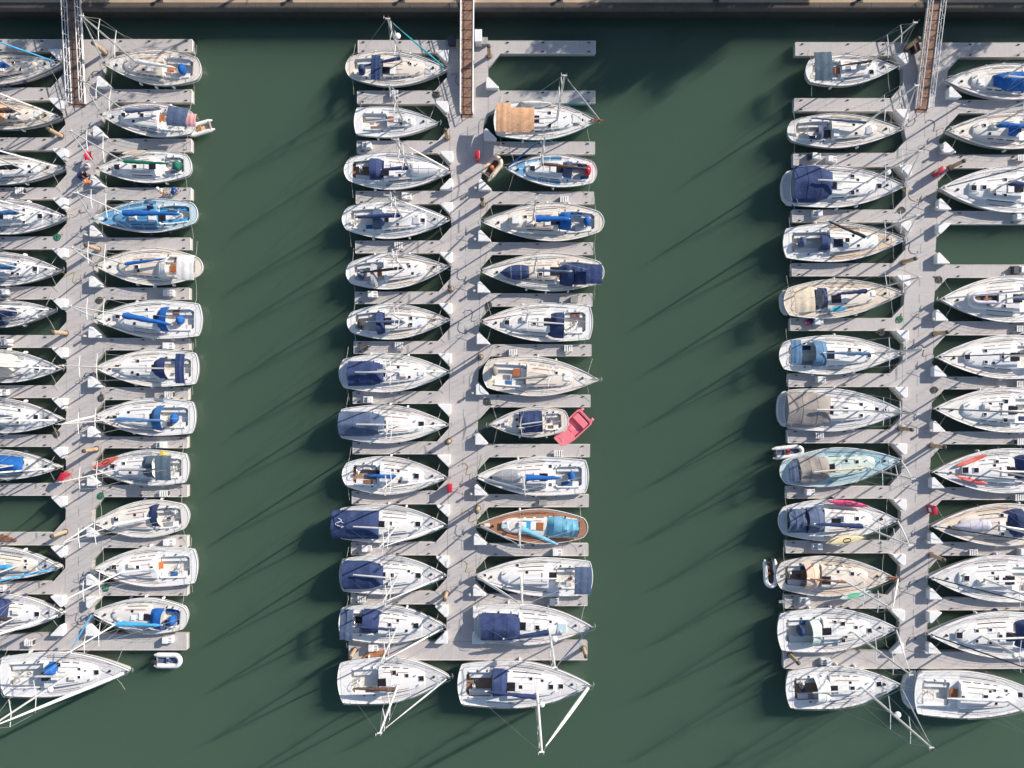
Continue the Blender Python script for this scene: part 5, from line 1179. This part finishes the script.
# radial white emblem on the big navy cover
B = BOATS['C10']; pts = []
cover_o = [c for c in B['root'].children if c.name.startswith('cockpit_cover')][0]
for k in range(13):
    t_ = k/12; px, py = 338+3.2*math.sin(t_*PI*2.6)+1.2*t_, 518.5+9*t_
    lx, ly = B['loc'](px, py, 2.25); yc = B['loc'](355, 525.7, 2.2)[1]; tt = abs((ly-yc)/1.44)
    pts.append((lx, ly, 1.62+.76*(1-min(1,tt)**1.35)+.07))
mb = MB(); mb.tube(pts, .034, 6); obj('emblem', mb, cloth('whitecanvas'), cover_o)
mb = MB()
for dx, dy in ((5.2,2),(5.6,6)):
    a_ = B['loc'](336+dx, 519.5+dy, 2.3); b__ = B['loc'](336+dx+2.2, 520.6+dy, 2.3); mb.tube([(a_[0],a_[1],2.40),(b__[0],b__[1],2.40)], .026, 5)
obj('emblem', mb, cloth('whitecanvas'), cover_o)
# flag-like red clothing drying at the bow
t = thing('red_jacket', 'crimson jacket hung on the bow rail beside the person in black', 'jacket', (*P(91.5, 157, .9), .9))
mb = MB(); mb.grid(lambda i, j: (.8*(i-.5)*(1-.3*j), .9*(j-.5), .45+.12*math.sin(6*i+2*j)+.25*(1-abs(2*j-1))), 7, 7); obj('cloth', mb, cloth('crimson'), t, 60, .02)
mb = MB(); mb.tube([(0,0,-.4),(0,0,.6)], .03, 6); obj('stand', mb, steel(), t)
# ------------------------------------------------------------------ people
def skin_mesh(name, verts, edges, radii, mat, parent=None, sub=2):
    me = bpy.data.meshes.new(name); me.from_pydata(verts, edges, []); o = bpy.data.objects.new(name, me); COL.objects.link(o)
    m = o.modifiers.new('skin', 'SKIN'); m.use_smooth_shade = True
    o.modifiers.new('sub', 'SUBSURF').levels = sub
    if not me.skin_vertices: me.skin_vertices.new()
    for i, r in enumerate(radii):
        rr = r if isinstance(r, tuple) else (r, r); me.skin_vertices[0].data[i].radius = rr; me.skin_vertices[0].data[i].use_root = (i == 0)
    dg = bpy.context.evaluated_depsgraph_get(); ev = o.evaluated_get(dg)
    nm = bpy.data.meshes.new_from_object(ev); o.modifiers.clear(); o.data = nm
    nm.materials.clear(); nm.materials.append(mat)
    for p in nm.polygons: p.use_smooth = True
    if parent: o.parent = parent
    return o
def person(label, px, py, rz, top, legs, hat, hair, bend=0, sit=False, arms='down'):
    t = thing('person', label, 'person', at(px, py), rz, 'people on the left pier')
    V, E, Rr = [], [], []
    def v(p, r, link=None):
        V.append(p); Rr.append(r)
        if link is not None: E.append((link, len(V)-1))
        return len(V)-1
    hip = .48 if sit else .92
    f = math.sin(bend); c_ = math.cos(bend)
    def up(h, fwd=0): return (f*h+fwd, c_*h+hip)
    pel = v((0,0,hip), (.15,.11))
    def sp(h, r, l, fwd=0): x, z = up(h, fwd); return v((x,0,z), r, l)
    wst = sp(.2,(.14,.105),pel); chs = sp(.42,(.17,.12),wst); nck = sp(.56,(.065,.065),chs); jaw = sp(.63,(.07,.085),nck,.02); hd = sp(.73,(.088,.105),jaw,.01); crn = sp(.82,(.06,.07),hd)
    n_ = sp(.69,.018,hd,.11)
    leg_i = []; arm_i = []
    for s in (-1, 1):
        th = v((.02,s*.10,hip-.05),.095,pel)
        if sit: kn = v((.44,s*.13,.46),.07,th); an = v((.47,s*.13,.1),.045,kn)
        else: kn = v((.03+.05*s,s*.11,.48),.065,th); an = v((-.02+.06*s,s*.12,.09),.042,kn)
        p = V[an]; toe = v((p[0]+.17,p[1]+s*.02,.035),(.045,.03),an); leg_i.append((th,kn,an,toe))
        x, z = up(.47); sh = v((x,s*.20,z),.062,chs)
        if arms == 'down': el = v((x-.02+.1*f,s*.27,z-.28),.045,sh); wr = v((x+.10+.1*f,s*.26,z-.51),.03,el)
        else: el = v((x+.18,s*.26,z-.2),.045,sh); wr = v((x+.38,s*.18,z-.25),.03,el)
        w = Vector(V[wr]); d = (w-Vector(V[el])).normalized(); palm = v(tuple(w+d*.07),(.04,.02),wr)
        for k in range(4):
            q = w+d*.14+Vector((0,(k-1.5)*.018*1.0,0)); m_ = v(tuple(q),.0085,palm); v(tuple(q+d*(.05+.01*(k in (1,2)))+Vector((.012,0,-.01))),.007,m_)
        q = w+d*.07+Vector((.035,-s*.03,0)); m_ = v(tuple(q),.010,palm); v(tuple(q+d*.045),.008,m_)
        arm_i.append((sh,el,wr))
    skin_mesh('body', V, E, Rr, plain('skin', (.50,.29,.20), .6, .1), t)
    k = 1.16
    def sub(ids, links, nm, mat, kk=k):
        vs = [V[i] for i in ids]; idx = {a: i for i, a in enumerate(ids)}
        skin_mesh(nm, vs, [(idx[a], idx[b]) for a, b in links], [tuple(x*kk for x in (Rr[i] if isinstance(Rr[i], tuple) else (Rr[i], Rr[i]))) for i in ids], mat, t)
    ids = [pel,wst,chs]+[i for a in arm_i for i in a[:2]]
    sub(ids, [(pel,wst),(wst,chs)]+[(chs,a[0]) for a in arm_i]+[(a[0],a[1]) for a in arm_i], 'shirt', cloth(top))
    ids = [pel]+[i for a in leg_i for i in a[:3]]
    sub(ids, [(pel,a[0]) for a in leg_i]+[(a[0],a[1]) for a in leg_i]+[(a[1],a[2]) for a in leg_i], 'trousers', cloth(legs), 1.2)
    x, z = up(.75); mb = MB()
    for_hat = [(.115,-.02),(.125,.03),(.10,.10),(.05,.135),(.01,.14)]
    mb.lathe((x-.005,0,z), for_hat, 14)
    if hat: mb.loft([[(x+.19*math.cos(q*PI/8), .17*math.sin(q*PI/8), z+zz) for q in range(16)] for zz in (-.012,.0)])
    obj('hat' if hat else 'hair', mb, cloth(hat) if hat else plain('hair_dark', (.02,.015,.012), .7, .2), t, 50)
    for s in (-1, 1):
        mb = MB(); ex, ez = up(.72, .105); mb.lathe((ex, s*.033, ez), [(.004,-.009),(.011,0),(.004,.009)], 8); obj('eye', mb, plain('eye_dark', (.02,.015,.015), .2, .1), t)
        lx, ly = V[leg_i[0 if s < 0 else 1][3]][:2]; mb = MB(); mb.box((lx-.07, ly, .045), (.27,.10,.09), 0, .03); obj('shoe', mb, rubber(), t)
    return t
person('person in black standing on the left walkway beside the red jacket', 88.5, 175, R(-60), 'black', 'navy', None, True, .35)
person('person in an orange top bending over the white dock box', 95.5, 184.5, R(170), 'orangecloth', 'slate', None, True, .8)
person('person in white with a white hat on the finger dock above the blue decked sloop', 166, 194.5, R(120), 'whitecanvas', 'tancanvas', 'whitecanvas', False, .3)
person('person in blue with a blue cap sitting on the finger dock', 174.5, 194, R(40), 'blue', 'blue', 'blue', False, .7, True)
# ------------------------------------------------------------------ buildings on the quay just beyond the frame (they shade the quay and the water)
def shed(label, x0, x1, y0, h, roofc, wallc):
    """x0,x1 metres along the quay, y0 metres north of the quay edge"""
    t = thing('quay_building', label, 'building', ((x0+x1)/2, wq+y0, QZ), 0, 'buildings on the quay'); w = x1-x0; d = 9
    mb = MB(); mb.box((0, d/2, h/2), (w, d, h)); obj('wall', mb, concrete('render_'+wallc, {'buff': (.45,.38,.30), 'grey': (.34,.34,.35)}[wallc]), t)
    mb = MB(); mb.loft([[(-w/2-.3,-.4,h+.004),(w/2+.3,-.4,h+.004),(w/2+.3,d+.4,h+.004),(-w/2-.3,d+.4,h+.004)], [(-w/2-.3,d/2-.05,h+2),(w/2+.3,d/2-.05,h+2),(w/2+.3,d/2+.05,h+2),(-w/2-.3,d/2+.05,h+2)]]); obj('roof', mb, plain('roof_'+roofc, {'slate': (.10,.10,.11), 'tile': (.32,.14,.09)}[roofc], .8, .3, 4), t)
    n = int(w/3)
    for i in range(n):
        for zz in ([1.6] if h < 5 else [1.6, 4.6] if h < 8 else [1.6, 4.6, 7.6]):
            mb = MB(); mb.box((-w/2+(i+.5)*w/n, -.02, zz), (1.2,.06,1.5), 0, .01); wo_ = obj('window', mb, gel('white'), t)
            mb = MB(); mb.box((-w/2+(i+.5)*w/n, -.055, zz), (1.0,.02,1.3)); obj('pane', mb, glass(), wo_)
for a in BUILDINGS: shed(*a)
def lamp(px, label):
    t = thing('quay_bollard', label, 'bollard', (P(px,5,QZ)[0], wq+.95, QZ), 0, 'bollards along the quay')
    mb = MB(); mb.lathe((0,0,.02), [(.22,0),(.22,.05),(.13,.1),(.12,.34),(.2,.42),(.2,.5),(.05,.55)], 14); obj('post', mb, plain('cast_iron', (.04,.04,.045), .5, .2, metal=.3), t)
    mb = MB(); mb.box((0,0,.03), (.6,.6,.03)); obj('base_plate', mb, plain('galvanised_dark', (.10,.09,.085), .6), t)
for px, lab in ((290,'black bollard on the quay coping above the left channel'), (402,'black bollard on the quay coping left of the middle gangway'), (560,'black bollard on the quay coping right of the middle gangway'), (716,'black bollard on the quay coping above the right channel'), (860,'black bollard on the sunlit quay left of the right gangway'), (160,'black bollard on the quay coping right of the left gangway')): lamp(px, lab)

def tree(label, px, py, h, r, n, seed):
    rnd = random.Random(seed); t = thing('quay_tree', label, 'tree', (*P(px, py, 0), QZ), 0, 'trees along the quay')
    mb = MB(); top = h-r*.7
    mb.tube([(0,0,-.1),(.05,.02,h*.3),(-.05,.1,top*.75),(.1,0,h-.4)], [.24,.18,.12,.03], 10); tips = []
    for k in range(9):
        a = k*2.4; z0 = lerp(h*.38, h*.8, k/8); q = (r*.75*math.cos(a), r*.75*math.sin(a), z0+r*.45); tips.append(q)
        mb.tube([(0,0,z0), (q[0]*.5,q[1]*.5,z0+r*.15), q], [.09,.06,.02], 6)
    obj('trunk', mb, plain('bark', (.09,.07,.05), .9, .3, 5), t)
    mb = MB(); clumps = []
    for k in range(26):
        while True:
            v = Vector((rnd.uniform(-1,1), rnd.uniform(-1,1), rnd.uniform(-1,1)))
            if v.length < 1: break
        clumps.append((v*r*Vector((1,1,1)).length/1.732+Vector((0,0,top)), r*rnd.uniform(.22,.4)))
    for c_, cr in clumps:
        for k in range(n):
            d = Vector((rnd.gauss(0,1), rnd.gauss(0,1), rnd.gauss(0,1))).normalized()*cr*rnd.uniform(.5,1.05); p = c_+d
            u = Vector((rnd.gauss(0,1), rnd.gauss(0,1), rnd.gauss(0,.5))).normalized(); w = u.orthogonal().normalized(); s_ = rnd.uniform(.16,.34)
            mb.add([p-u*s_, p+w*s_*.5, p+u*s_, p-w*s_*.5], [(0,1,2,3)])
    obj('crown', mb, plain('leaves', (.05,.10,.03), .6, .5, 1.2), t, 0, recalc=False)
for a in TREES: tree(*a)
